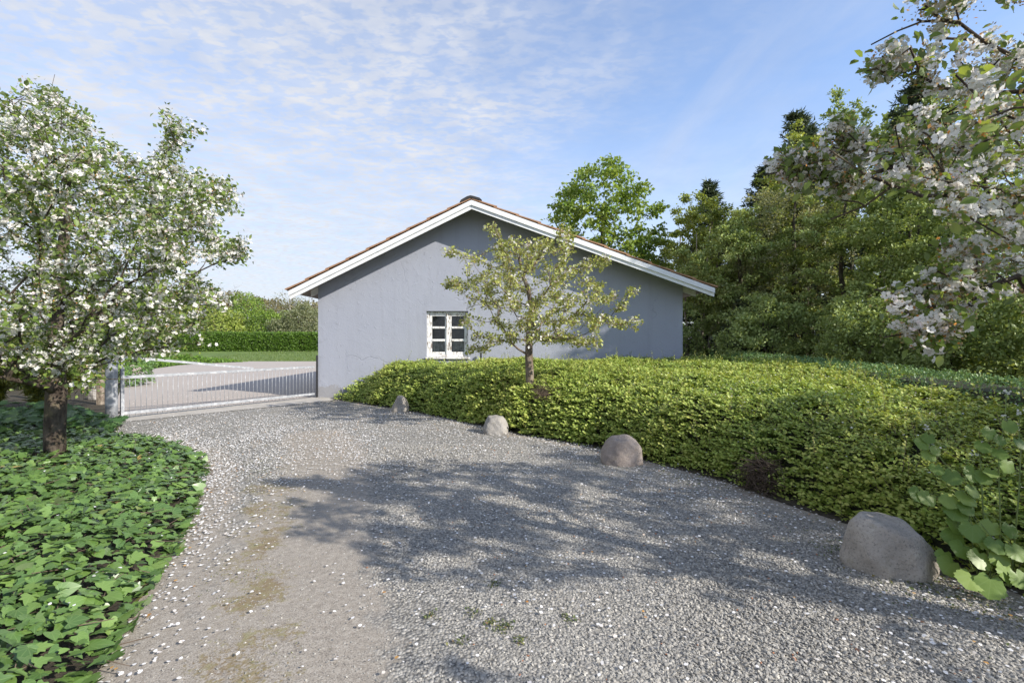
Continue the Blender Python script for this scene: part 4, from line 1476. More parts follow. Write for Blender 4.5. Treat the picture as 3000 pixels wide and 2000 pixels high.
def right_apple():
    base = np.array([4.05, 1.35, 0.0])
    root = empty('apple_tree', base.tolist(), 'blossoming apple tree whose branches reach into the top right corner', 'tree', 'apple trees in blossom')
    tr = [base + np.array([0, 0, z]) + np.array([dx, dy, 0]) for z, dx, dy in ((-0.05, 0, 0), (0.3, 0, 0), (0.7, -0.02, 0.02), (1.1, -0.03, 0.05), (1.5, -0.02, 0.06), (1.9, 0.03, 0.04), (2.4, 0.05, 0.05), (2.9, 0.02, 0.05), (3.3, 0, 0.08))]
    c = np.array([3.75, 1.50, 2.72])
    A = np.vstack([ellipsoid(2300, c, (2.35, 2.0, 1.45), 0.2), ellipsoid(700, c, (2.5, 2.1, 1.5), 0.75)])
    A = A[(A[:, 2] > 1.25) & (np.linalg.norm(A - np.array([0, 0, EYE]), axis=1) > 1.5)]
    q = proj(A)
    vis = (A[:, 1] > 0.6) & (q[:, 0] < 3200)
    ok = in_poly(q, RIGHT_SIL) | ~vis
    A = A[ok]
    q = proj(A)
    near = (A[:, 1] > 0.6) & (q[:, 0] < 3050)
    sh = A + np.outer(A[:, 2] / SUNV.z, -np.array(SUNV))
    qs = proj(sh)
    okv = (sh[:, 1] < 1.6) | ((qs[:, 0] > 2000) & (RNG.uniform(0, 1, len(A)) < 0.45)) | in_poly(qs, SHADE)
    okv &= (qs[:, 1] < 1720) | (sh[:, 1] < 1.6) | (RNG.uniform(0, 1, len(A)) < 0.10)
    A = A[okv]; near = near[okv]
    A = np.vstack([A[near][:760], A[~near][:330]])
    ex = [(2290, 480, 2.75), (2310, 490, 2.75), (2350, 500, 2.7), (2400, 510, 2.7), (2330, 470, 2.7), (2380, 480, 2.7), (2430, 440, 2.65), (2500, 450, 2.6), (2470, 380, 2.6), (2450, 560, 2.6), (2480, 540, 2.55), (2580, 180, 2.4), (2620, 170, 2.4), (2690, 200, 2.4), (2690, 30, 2.3), (2760, 60, 2.3), (2660, 870, 2.5), (2720, 860, 2.5), (2680, 960, 2.35), (2720, 945, 2.3), (2780, 950, 2.3), (2800, 720, 2.4), (2860, 820, 2.4), (2780, 850, 2.4)]
    E = np.array([W(*e) for e in ex])
    E = np.vstack([E] + [E + RNG.normal(0, 0.055, E.shape) for _ in range(6)])
    A = np.vstack([A, E])
    P, par, R, kids, first = grow(tr, A, 0.30, 0.14, 0.08, 0.0042, 2.3, 0.13, 9)
    Rn = tree_wood(root, P, par, R, first, 0.115, M['apple_bark'], 0.05, sides=16)
    tips, td = twig_nodes(P, par, R, first, Rn, 0.013)
    q = proj(tips)
    w = (tips[:, 1] < 0.6) | (q[:, 0] > 3050) | in_poly(q, RIGHT_SIL) | (RNG.uniform(0, 1, len(tips)) < 0.25)
    apple_crown(root, tips[w], td[w], 7200, 2300, 40000, (0.032, 0.064), 0.036, seed=5, spread=0.08, lname='leaf', fl_per=4)


right_apple()

MID_SIL = [(1430, 655), (1450, 660), (1470, 690), (1500, 700), (1560, 690), (1600, 705), (1640, 695), (1660, 680), (1690, 690), (1680, 740), (1640, 770), (1700, 760), (1780, 755), (1770, 790), (1720, 800), (1780, 830), (1760, 860), (1850, 845), (1840, 870), (1770, 890), (1770, 915), (1885, 935), (1870, 950), (1760, 970), (1740, 1010), (1640, 1030), (1580, 1000), (1540, 1010), (1440, 1040), (1370, 1030), (1390, 980), (1350, 930), (1380, 880), (1310, 830), (1370, 800), (1320, 755), (1310, 735), (1370, 735), (1420, 745), (1450, 700)]


def mid_apple():
    d = 8.0
    base = np.array([(1552 - 1500) / FPX * d, d, 0.0])
    root = empty('apple_tree', base.tolist(), 'small spreading apple tree in front of the grey gable', 'tree', 'apple trees in blossom')
    tr = [base + (0, 0, -0.05), base + (0, 0, 0.4), base + (0, 0, 0.85)]
    for px, py in ((1549, 1040), (1550, 1000), (1552, 950), (1556, 900), (1548, 850), (1530, 800), (1520, 750)):
        tr.append(W(px, py, d))
    c = W(1560, 860, d)
    A = ellipsoid(2600, c, (1.75, 1.4, 1.15), 0.1)
    A[:, 2] = np.round(A[:, 2] / 0.29) * 0.29 + RNG.normal(0, 0.05, len(A))
    A = A[in_poly(proj(A), MID_SIL)]
    A = A[:400]
    ex = [(1438, 665, 0), (1460, 690, 0), (1320, 740, 0.1), (1360, 745, 0.1), (1318, 832, 0.2), (1345, 838, 0.2), (1380, 1020, -0.2), (1420, 1015, -0.2), (1870, 943, 0.1), (1820, 950, 0.1), (1840, 855, -0.2), (1800, 870, -0.1), (1820, 905, 0), (1740, 1005, -0.3), (1690, 1010, -0.2), (1770, 765, 0.2), (1670, 690, 0.1), (1640, 705, 0)]
    E = np.array([W(px, py, d + q) for px, py, q in ex])
    A = np.vstack([A, E] + [E + RNG.normal(0, 0.09, E.shape) * np.array([1, 1, 0.6]) for _ in range(3)])
    P, par, R, kids, first = grow(tr, A, 0.26, 0.16, 0.05, 0.004, 2.3, 0.13, 6)
    Rn = tree_wood(root, P, par, R, first, 0.068, M['apple_bark_far'], 0.05, sides=12)
    tips, td = twig_nodes(P, par, R, first, Rn, 0.013)
    apple_crown(root, tips, td, 11500, 520, 20000, (0.035, 0.066), 0.036, 'apple_leaf_young', 0, 0.075, 3, seed=8)


mid_apple()


# ------------------------------------------------------------------ shrub mound (low honeysuckle)
def mound_h(x, y, shrink=0.0):
    p = np.stack([x, y], 1)
    d = np.maximum(0, dist_poly(p, FRONT) - shrink + 0.07 * wav(x, y, 5.0, 51) * np.clip((y - 1) / 2, 0, 1) - 0.03)
    h = (0.74 * (1 - np.exp(-d / 0.23)) + 0.24 * (1 - np.exp(-d / 1.3))) * (0.86 + 0.16 * np.clip((y - 4) / 6, 0, 1))
    left = np.clip((x + 4.55) / 1.75, 0, 1) ** 0.62
    near = 0.92 + 0.08 * np.clip((y - 2.5) / 2, 0, 1)
    bumps = 0.055 * wav(x, y, 3.2, 3) + 0.05 * wav(x, y, 9.0, 6)
    return np.maximum(0.0, h * left * near + bumps * np.clip(d / 0.25, 0, 1))


def mound():
    st = 0.05
    xs = np.arange(-4.5, 7.6, st); ys = np.arange(-2.0, 11.9, st)
    X, Y = np.meshgrid(xs, ys)
    P = np.stack([X.ravel(), Y.ravel()], 1)
    ins = in_poly(P, MOUND_POLY)
    h = mound_h(P[:, 0], P[:, 1]).reshape(X.shape)
    gy, gx = np.gradient(h, st)
    I = ins.reshape(X.shape)
    root = empty('shrub_mound', (1.5, 7.0, 0), 'wide mound of small leaved yellow green shrubs along the driveway', 'shrub')
    base = np.array(root.location)
    # inner body
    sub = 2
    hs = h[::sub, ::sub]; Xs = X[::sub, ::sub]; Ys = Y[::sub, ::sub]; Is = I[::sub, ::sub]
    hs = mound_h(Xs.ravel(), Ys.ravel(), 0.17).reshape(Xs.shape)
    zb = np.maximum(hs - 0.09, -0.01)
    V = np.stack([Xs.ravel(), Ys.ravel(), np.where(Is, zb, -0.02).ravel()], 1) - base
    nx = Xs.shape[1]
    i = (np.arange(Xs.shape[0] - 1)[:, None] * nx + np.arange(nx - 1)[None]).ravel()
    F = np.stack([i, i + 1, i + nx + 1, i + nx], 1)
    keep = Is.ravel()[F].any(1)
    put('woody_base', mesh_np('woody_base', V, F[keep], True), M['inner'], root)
    # sprays
    slope = np.sqrt(1 + gx ** 2 + gy ** 2)
    depth = np.maximum(np.hypot(X, Y), 2.0)
    ang = np.abs(X) / np.maximum(Y, 0.01)
    vis = np.where((Y > 0.4) & (ang < 1.35), 1.0, 0.22)
    dens = np.clip(7.0 / depth, 0.55, 2.0)
    wgt = (slope ** 1.35 * vis * dens * I).ravel()
    ns = 24000
    cell = RNG.choice(len(wgt), ns, p=wgt / wgt.sum())
    px = P[cell, 0] + RNG.uniform(-st / 2, st / 2, ns); py = P[cell, 1] + RNG.uniform(-st / 2, st / 2, ns)
    pz = mound_h(px, py)
    GX = gx.ravel()[cell]; GY = gy.ravel()[cell]
    nrm = unit(np.stack([-GX, -GY, np.ones(ns)], 1))
    # bare twiggy patches: fewer leaves there
    patch = 0.8 * wav(px, py, 3.0, 35) + 0.7 * wav(px, py, 8.0, 32)
    steep = np.clip((np.hypot(GX, GY) - 0.5) / 1.0, 0, 1)
    bare = (patch > 0.92) & (steep > 0.15) & (px > 0.4)
    outw = unit(np.stack([-GX, -GY, np.zeros(ns)], 1) + rnd(ns, 0.35) * np.array([1, 1, 0.2]))
    flatd = unit(rnd(ns) * np.array([1, 1, 0.15]))
    mixw = np.clip(np.hypot(GX, GY) / 0.8, 0, 1)[:, None]
    D = unit(outw * mixw + flatd * (1 - mixw) + np.array([0, 0, 0.22]) + nrm * 0.25)
    surf = np.stack([px, py, pz], 1)
    ln = RNG.uniform(0.16, 0.30, ns)
    dip = RNG.beta(1.2, 3.0, ns) * 0.16                  # some sprays sit deeper inside
    start = surf - nrm * dip[:, None] - D * (ln * 0.72)[:, None]
    # leaves on the sprays
    k = 11
    j = np.tile(np.arange(k), ns)
    s = np.repeat(np.arange(ns), k)
    t = (j + 0.6) / k
    p = start[s] + D[s] * (ln[s] * t)[:, None] + np.array([0, 0, -0.10]) * (ln[s] * t * t)[:, None]
    upn = unit(np.array([0.2, -0.12, 0.85]) + 0.95 * nrm[s] + rnd(len(s), 0.42))
    side = unit(np.cross(D[s], upn)) * np.where(j % 2 == 0, 1.0, -1.0)[:, None]
    Yl = unit(side * 0.85 + D[s] * 0.6 + rnd(len(s), 0.22))
    kp = RNG.uniform(0, 1, len(s)) < np.where(bare[s], 0.25, 0.97)
    dd = np.maximum(np.hypot(p[:, 0], p[:, 1]), 2)
    size = RNG.uniform(0.026, 0.046, len(s)) * np.clip(dd / 5.5, 0.95, 1.35)
    young = np.clip((t - 0.35) * 0.75, 0, 1)
    clump = 0.5 + 0.28 * wav(p[:, 0], p[:, 1], 2.2, 41)
    tint = np.clip(0.17 + 0.30 * RNG.uniform(0, 1, len(s)) + 0.42 * young + 0.30 * clump, 0, 1)
    scatter_mesh('foliage', LEAF2, p[kp], Yl[kp], upn[kp], size[kp], tint[kp], M['mound'], root, base=base)
    # twigs: one thin stick per spray, more in the bare patches
    tw = np.where(RNG.uniform(0, 1, ns) < 0.45)[0]
    A = start[tw] - base; B = start[tw] + D[tw] * ln[tw][:, None] * 0.9 - base
    V1, F1 = tubes(A, B, np.full(len(tw), 0.0022), np.full(len(tw), 0.0012), 3)
    bi = np.where(bare)[0]
    bi = np.repeat(bi, 6)
    o = surf[bi] + rnd(len(bi), 0.05)
    dirs = unit(rnd(len(bi)) * np.array([1, 1, 0.45]) + nrm[bi] * 0.25)
    A = o - dirs * 0.12 - base; B = o + dirs * 0.12 - base
    V2, F2 = tubes(A, B, np.full(len(bi), 0.0032), np.full(len(bi), 0.0016), 3)
    me = mesh_np('twigs', np.vstack([V1, V2]), np.vstack([F1, F2 + len(V1)]), False)
    put('twigs', me, M['twig'], root, kind='stuff')
    # upright young shoots that break the skyline of the mound
    n2 = 520
    c2 = RNG.choice(len(wgt), n2, p=wgt / wgt.sum())
    b2 = np.stack([P[c2, 0], P[c2, 1], h.ravel()[c2] - 0.02], 1)
    k2 = 12
    L2 = RNG.uniform(0.10, 0.26, n2)
    d2 = unit(np.array([0, 0, 1.0]) + rnd(n2, 0.45))
    s2 = np.repeat(np.arange(n2), k2); t2 = np.tile((np.arange(k2) + 1) / k2, n2)
    p2 = b2[s2] + d2[s2] * (L2[s2] * t2)[:, None]
    Y2 = unit(rnd(len(s2)) * np.array([1, 1, 0.3]) + d2[s2] * 0.5)
    scatter_mesh('young_shoots', LEAF2, p2, Y2, np.array([0, 0, 1.0]) + rnd(len(s2), 0.3), RNG.uniform(0.022, 0.034, len(s2)), RNG.uniform(0.45, 1.0, len(s2)), M['mound'], root, base=base)
    V3, F3 = tubes(b2 - base, b2 + d2 * L2[:, None] - base, np.full(n2, 0.0022), np.full(n2, 0.001), 3)
    put('shoot_stems', mesh_np('shoot_stems', V3, F3), M['twig'], root, kind='stuff')


mound()


def clipped_hedge():
    a = np.array([4.95, 4.4]); d = unit(np.array([[0.235, 1.0]]))[0]
    nrm = np.array([d[1], -d[0]])
    s0, s1 = -4.5, 44.0
    root = empty('clipped_hedge', (a[0], a[1], 0), 'long low clipped dark green hedge behind the shrub mound', 'hedge')
    base = np.array(root.location)
    hw, ht = 0.52, 0.98

    def prof(u):
        """u in 0..1 round the cross section -> offset, height, normal (2d)"""
        per = [(-hw, 0.0), (-hw - 0.02, 0.55), (-hw + 0.05, ht - 0.10), (-hw + 0.16, ht), (0, ht + 0.02), (hw - 0.16, ht), (hw - 0.05, ht - 0.10), (hw + 0.02, 0.55), (hw, 0.0)]
        per = np.array(per)
        seg = np.linalg.norm(np.diff(per, axis=0), axis=1)
        cum = np.concatenate([[0], np.cumsum(seg)]) / seg.sum()
        x = np.interp(u, cum, per[:, 0]); z = np.interp(u, cum, per[:, 1])
        k = np.clip(np.searchsorted(cum, u) - 1, 0, len(seg) - 1)
        t = np.diff(per, axis=0)[k]
        n = unit(np.stack([-t[:, 1], t[:, 0]], 1))
        return x, z, n
    uu = np.linspace(0, 1, 12)
    x, z, n = prof(uu)
    ss = np.linspace(s0, s1, 60)
    V = []
    for s in ss:
        c = a + d * s
        for i in range(len(uu)):
            q = c + nrm * x[i] * 0.9
            V.append((q[0], q[1], max(-0.01, z[i] - 0.06)))
    m = len(uu)
    F = [(r * m + i, r * m + i + 1, (r + 1) * m + i + 1, (r + 1) * m + i) for r in range(len(ss) - 1) for i in range(m - 1)]
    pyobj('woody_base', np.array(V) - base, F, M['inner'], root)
    N = 78000
    s = s0 + (s1 - s0) * RNG.uniform(0, 1, N) ** 1.9
    u = RNG.uniform(0, 1, N)
    x, z, n = prof(u)
    c = a + d * s[:, None]
    wob = 0.03 * wav(s, z, 5, 7)
    q = c + nrm * (x + wob * n[:, 0])[:, None]
    pos = np.stack([q[:, 0], q[:, 1], z + wob * n[:, 1]], 1) + rnd(N, 0.016)
    nn = np.stack([nrm[0] * n[:, 0], nrm[1] * n[:, 0], n[:, 1]], 1)
    nl = unit(nn + np.array([0, 0, 0.5]) + rnd(N, 0.5))
    size = RNG.uniform(0.022, 0.036, N) * np.clip(np.hypot(pos[:, 0], pos[:, 1]) / 7, 1, 2.8)
    scatter_mesh('foliage', LEAF2, pos, rnd(N) + nn * 0.5, nl, size, RNG.beta(2, 2, N), M['box'], root, base=base)


clipped_hedge()


# ------------------------------------------------------------------ ivy bed
def ivy_bed():
    root = empty('ivy_bed', (-3.5, 4.0, 0), 'glossy dark green ivy carpet covering the left foreground bed', 'ivy')
    base = np.array(root.location)
    n = 30000
    lo = np.array([-8.0, 0.6]); hi = np.array([-1.2, 7.1])
    P = RNG.uniform(0, 1, (n, 2)) * (hi - lo) + lo
    P = P[in_poly(P, IVY_POLY) | (dist_poly(P, IVY_EDGE) < 0.07)]
    vis = (P[:, 0] > -1.25 * P[:, 1] - 0.4)
    P = P[vis | (RNG.uniform(0, 1, len(P)) < 0.3)]
    d = dist_poly(P, IVY_EDGE)
    h = 0.03 + 0.16 * (1 - np.exp(-d / 0.10)) + 0.03 * wav(P[:, 0], P[:, 1], 5, 2)
    h = h - RNG.beta(1.2, 2.2, len(P)) * 0.10
    pos = np.stack([P[:, 0], P[:, 1], np.maximum(h, 0.03)], 1)
    m = len(pos)
    # downhill / outward direction near the edge
    e = 0.05
    gx = (dist_poly(P + (e, 0), IVY_EDGE) - d) / e
    gy = (dist_poly(P + (0, e), IVY_EDGE) - d) / e
    outw = np.stack([-gx, -gy, np.zeros(m)], 1) * np.exp(-d / 0.35)[:, None]
    Y = unit(outw * 1.1 + rnd(m, 0.6) * np.array([1, 1, 0.25]) + np.array([0.05, -0.35, -0.08]))
    N = unit(np.array([0, -0.10, 1.0]) + outw * 0.8 + rnd(m, 0.32))
    size = RNG.uniform(0.035, 0.092, m) * RNG.uniform(0.75, 1.15, m)
    tint = np.clip(RNG.beta(1.8, 2.6, m) * 0.93, 0, 0.94)
    odd = RNG.uniform(0, 1, m)
    tint = np.where(odd > 0.992, RNG.uniform(0.95, 1.0, m), tint)
    fr = top_frame(pos) & (h > 0.08)
    idx = np.where(fr)[0]
    near = idx[np.argsort(-(size[idx] / np.linalg.norm(pos[idx] - np.array([0, 0, EYE]), axis=1)))][:300]
    sel = np.zeros(m, bool); sel[near] = True
    shapes = [ivy_shape(0), ivy_shape(1), ivy_shape(2)]
    leaf_objects(root, 'leaf', shapes, [0.1, 0.3, 0.45, 0.6, 0.78], M['ivy'], pos[sel], Y[sel], N[sel], size[sel])
    rest = ~sel
    kind = RNG.integers(0, 3, m)
    Vs = []; Fs = []; At = []; Us = []; off = 0
    for q in range(3):
        w = rest & (kind == q)
        V, F = stamp(shapes[q][0], shapes[q][1], pos[w] - base, Y[w], N[w], size[w])
        Vs.append(V); Fs.append(F + off); off += len(V)
        At.append(np.repeat(tint[w], len(shapes[q][0]))); Us.append(np.tile(shapes[q][2], (int(w.sum()), 1)))
    me = mesh_np('foliage', np.vstack(Vs), np.vstack(Fs), True, {'tint': np.concatenate(At)}, np.vstack(Us))
    put('foliage', me, M['ivy'], root, kind='stuff')
    # runners
    k = 1500
    w = RNG.choice(m, k)
    A = pos[w] - (0, 0, 0.02) - base; dv = unit(rnd(k) * np.array([1, 1, 0.15]))
    V, F = tubes(A, A + dv * RNG.uniform(0.06, 0.18, (k, 1)), np.full(k, 0.0028), np.full(k, 0.002), 4)
    put('runners', mesh_np('runners', V, F), M['twig'], root, kind='stuff')


ivy_bed()

# ------------------------------------------------------------------ gravel chips and petals
def chips():
    n = 230000
    y = 1.55 + (6.6 - 1.55) * RNG.uniform(0, 1, n) ** 0.9
    x = RNG.uniform(-1, 1, n) * (y * 1.06 + 0.6)
    P = np.stack([x, y], 1)
    ok = ~in_poly(P, IVY_POLY) & ~in_poly(P, MOUND_POLY)
    P = P[ok]
    de = dist_poly(P, IVY_EDGE)
    track = [(-0.9, 1.2), (-1.0, 2.0), (-1.35, 3.0), (-1.75, 4.2), (-2.0, 5.2), (-2.4, 6.2), (-2.9, 7.2)]
    dt = dist_poly(P, track)
    df = dist_poly(P, FRONT)
    nz = 0.35 * wav(P[:, 0], P[:, 1], 4.0, 12) + 0.2 * wav(P[:, 0], P[:, 1], 11, 13)
    g = np.minimum(np.minimum((dt - 0.62) / 0.95, (de - 0.80) / 0.7), (df - 0.12) / 0.25) + nz * 1.0
    pk = np.clip(0.07 + 0.93 * np.clip(g + 0.35, 0, 1), 0, 1)
    kp = RNG.uniform(0, 1, len(P)) < pk
    P = P[kp]; pk = pk[kp]
    m = len(P)
    r = RNG.uniform(0.0038, 0.0090, m) * np.where(pk < 0.3, 0.6, 1.0)
    sc = np.stack([r * RNG.uniform(0.8, 1.35, m), r * RNG.uniform(0.8, 1.35, m), r * RNG.uniform(0.45, 0.75, m)], 1)
    pos = np.stack([P[:, 0], P[:, 1], 0.006 + r * RNG.uniform(-0.25, 0.35, m)], 1)
    rot = np.stack([RNG.normal(0, 0.5, m), RNG.normal(0, 0.5, m), RNG.uniform(0, 6.283, m)], 1)
    tint = np.clip(RNG.beta(2.0, 2.2, m), 0, 0.97)
    tint = np.where(RNG.uniform(0, 1, m) > 0.996, 1.0, tint)
    me = bpy.data.meshes.new('gravel_chips')
    me.vertices.add(m)
    me.vertices.foreach_set('co', pos.astype(np.float32).ravel())
    for nm, arr in (('rot', rot), ('scl', sc)):
        a = me.attributes.new(nm, 'FLOAT_VECTOR', 'POINT')
        a.data.foreach_set('vector', arr.astype(np.float32).ravel())
    a = me.attributes.new('tint', 'FLOAT', 'POINT')
    a.data.foreach_set('value', tint.astype(np.float32))
    me.update()
    ob = put('gravel_chips', me, M['chip'], None, kind='stuff', label='loose grey crushed stone chips on the driveway')
    ng = bpy.data.node_groups.new('scatter chips', 'GeometryNodeTree')
    ng.interface.new_socket('Geometry', in_out='INPUT', socket_type='NodeSocketGeometry')
    ng.interface.new_socket('Geometry', in_out='OUTPUT', socket_type='NodeSocketGeometry')
    gi = ng.nodes.new('NodeGroupInput'); go = ng.nodes.new('NodeGroupOutput')
    ico = ng.nodes.new('GeometryNodeMeshIcoSphere')
    ico.inputs['Radius'].default_value = 1.0
    ico.inputs['Subdivisions'].default_value = 1
    jit = ng.nodes.new('GeometryNodeSetPosition')
    rv = ng.nodes.new('FunctionNodeRandomValue'); rv.data_type = 'FLOAT_VECTOR'
    rv.inputs[0].default_value = (-0.28, -0.28, -0.28); rv.inputs[1].default_value = (0.28, 0.28, 0.28)
    ng.links.new(ico.outputs[0], jit.inputs[0]); ng.links.new(rv.outputs[0], jit.inputs['Offset'])
    sm = ng.nodes.new('GeometryNodeSetMaterial')
    sm.inputs['Material'].default_value = M['chip']
    ng.links.new(jit.outputs[0], sm.inputs[0])
    iop = ng.nodes.new('GeometryNodeInstanceOnPoints')
    ng.links.new(gi.outputs[0], iop.inputs['Points']); ng.links.new(sm.outputs[0], iop.inputs['Instance'])
    for nm, key in (('rot', 'Rotation'), ('scl', 'Scale')):
        na = ng.nodes.new('GeometryNodeInputNamedAttribute'); na.data_type = 'FLOAT_VECTOR'
        na.inputs['Name'].default_value = nm
        ng.links.new(na.outputs['Attribute'], iop.inputs[key])
    ng.links.new(iop.outputs[0], go.inputs[0])
    md = ob.modifiers.new('scatter', 'NODES')
    md.node_group = ng


chips()


def petals():
    n = 380000
    y = 1.6 + (11.5 - 1.6) * RNG.uniform(0, 1, n) ** 0.75
    x = RNG.uniform(-8.0, 3.2, n)
    P = np.stack([x, y], 1)
    lim = 8.30 + (P[:, 0] + 6.85) / 2.55 * 3.05
    ok = ~in_poly(P, IVY_POLY) & ~in_poly(P, MOUND_POLY) & ((P[:, 1] < lim) | (P[:, 0] > -4.2)) & (P[:, 0] > -1.12 * P[:, 1] - 0.3)
    P = P[ok]
    de = dist_poly(P, IVY_EDGE); df = dist_poly(P, FRONT)
    w = 0.06 + 0.0 * de
    w += 0.95 * np.exp(-np.maximum(0, de - 0.12) / 0.20) * np.clip((P[:, 1] - 1.2) / 3, 0.25, 1)
    w += 0.42 * np.exp(-((P[:, 0] + 4.2) ** 2 / 3.2 + (P[:, 1] - 7.2) ** 2 / 2.6))
    w += 0.16 * np.exp(-((P[:, 0] + 2.4) ** 2 / 1.8 + (P[:, 1] - 6.0) ** 2 / 1.4))
    w += 0.26 * np.exp(-df / 0.60) * (P[:, 1] < 9.5)
    w += 0.07 * np.exp(-((P[:, 0] + 1.2) ** 2 / 3 + (P[:, 1] - 8.2) ** 2 / 3))
    w *= np.clip(0.75 + 0.55 * wav(P[:, 0], P[:, 1], 3.5, 17), 0.12, 1.6)
    tr = dist_poly(P, [(-0.9, 1.2), (-1.2, 2.6), (-1.75, 4.2)])
    w *= np.clip(tr / 0.5, 0.15, 1)
    P = P[RNG.uniform(0, 1, len(P)) < np.clip(w * 0.95, 0, 1) ** 1.05]
    m = len(P)
    tv = np.array([(-0.20, -0.5, 0.05), (0.20, -0.5, 0.05), (0.42, 0.08, 0.12), (0.0, 0.5, 0.03), (-0.42, 0.08, 0.12)])
    tf = np.array([(0, 1, 2), (0, 2, 4), (4, 2, 3)])
    s = RNG.uniform(0.013, 0.023, m)
    pos = np.stack([P[:, 0], P[:, 1], RNG.uniform(0.017, 0.026, m)], 1)
    V, F = stamp(tv, tf, pos, rnd(m) * np.array([1, 1, 0.08]), np.array([0, 0, 1.0]) + rnd(m, 0.22), s)
    t = RNG.uniform(0, 1, m)
    me = mesh_np('fallen_petals', V, F, False, {'tint': np.repeat(t, len(tv))})
    put('fallen_petals', me, M['petal'], None, kind='stuff', label='white apple petals strewn over the driveway')
    # a few caught on the shrub mound, the ivy and the yard
    n2 = 900
    a = np.stack([RNG.uniform(1.0, 5.0, n2), RNG.uniform(2.6, 7.5, n2)], 1)
    a = a[in_poly(a, MOUND_POLY)]
    z = mound_h(a[:, 0], a[:, 1]) + 0.012
    p1 = np.stack([a[:, 0], a[:, 1], z], 1)[:330]
    b = np.stack([RNG.uniform(-5, -1.6, 500), RNG.uniform(1.6, 6.5, 500)], 1)
    b = b[in_poly(b, IVY_POLY)][:110]
    p2 = np.stack([b[:, 0], b[:, 1], np.full(len(b), 0.19)], 1)
    yd = np.stack([RNG.uniform(-9, -4.9, 900), RNG.uniform(9.4, 15, 900)], 1)
    yd = yd[(yd[:, 1] > 8.9 + (yd[:, 0] + 7) * 1.5) & (yd[:, 0] > -7.3 - (yd[:, 1] - 8.6) * 0.6)]
    p3 = np.stack([yd[:, 0], yd[:, 1], np.full(len(yd), 0.012)], 1)
    pp = np.vstack([p1, p2, p3]); m = len(pp)
    V, F = stamp(tv, tf, pp, rnd(m) * np.array([1, 1, 0.1]), np.array([0, 0, 1.0]) + rnd(m, 0.3), RNG.uniform(0.014, 0.022, m))
    me = mesh_np('stray_petals', V, F, False, {'tint': np.repeat(RNG.uniform(0.2, 0.9, m), len(tv))})
    put('stray_petals', me, M['petal'], None, kind='stuff', label='single white petals caught on shrubs, ivy and yard')


petals()


def small_weeds():
    """low moss and weeds at the foot of the big boulder and in the gravel"""
    n = 60000
    P = np.stack([RNG.uniform(0.8, 3.2, n), RNG.uniform(1.7, 5.6, n)], 1)
    df = dist_poly(P, FRONT)
    w = np.exp(-((df - 0.25) / 0.30) ** 2) * np.clip(0.40 + 0.55 * wav(P[:, 0], P[:, 1], 5, 8), 0, 1) * np.where(P[:, 1] < 3.4, 0.8, 0.12)
    P = P[~in_poly(P, MOUND_POLY) & (RNG.uniform(0, 1, n) < w)]
    t = [np.array(G(px, py)) for px, py in ((1440, 1830), (1465, 1845), (1385, 1800), (1520, 1885), (1345, 1885), (1450, 1715), (1670, 1815), (1260, 1808), (1490, 1840))]
    Q = np.vstack([c + RNG.normal(0, 0.022, (34, 2)) for c in t])
    k = 60000
    R2 = np.stack([RNG.uniform(-4.2, -0.6, k), RNG.uniform(1.6, 6.0, k)], 1)
    d2 = dist_poly(R2, IVY_EDGE)
    w2 = np.exp(-((d2 - 0.55) / 0.26) ** 2) * np.clip(wav(R2[:, 0], R2[:, 1], 4.5, 23) + 0.6 * wav(R2[:, 0], R2[:, 1], 14.0, 24) - 0.25, 0, 1)
    R2 = R2[~in_poly(R2, IVY_POLY) & (RNG.uniform(0, 1, k) < w2)]
    P = np.vstack([P, Q, R2])
    m = len(P)
    pos = np.stack([P[:, 0], P[:, 1], np.full(m, 0.012)], 1)
    Y = unit(rnd(m) * np.array([1, 1, 0.3]) + np.array([0, 0, 0.55]))
    scatter_mesh('gravel_weeds', LEAF2, pos, Y, np.array([0, 0, 1.0]) + rnd(m, 0.3), np.concatenate([RNG.uniform(0.008, 0.021, m - len(R2)), RNG.uniform(0.004, 0.011, len(R2))]), np.concatenate([RNG.uniform(0, 1, m - len(R2)), RNG.uniform(0.7, 1.0, len(R2))]), M['weed'], None)
    bpy.data.objects['gravel_weeds']['label'] = 'low moss and small weeds in the gravel edge'


small_weeds()


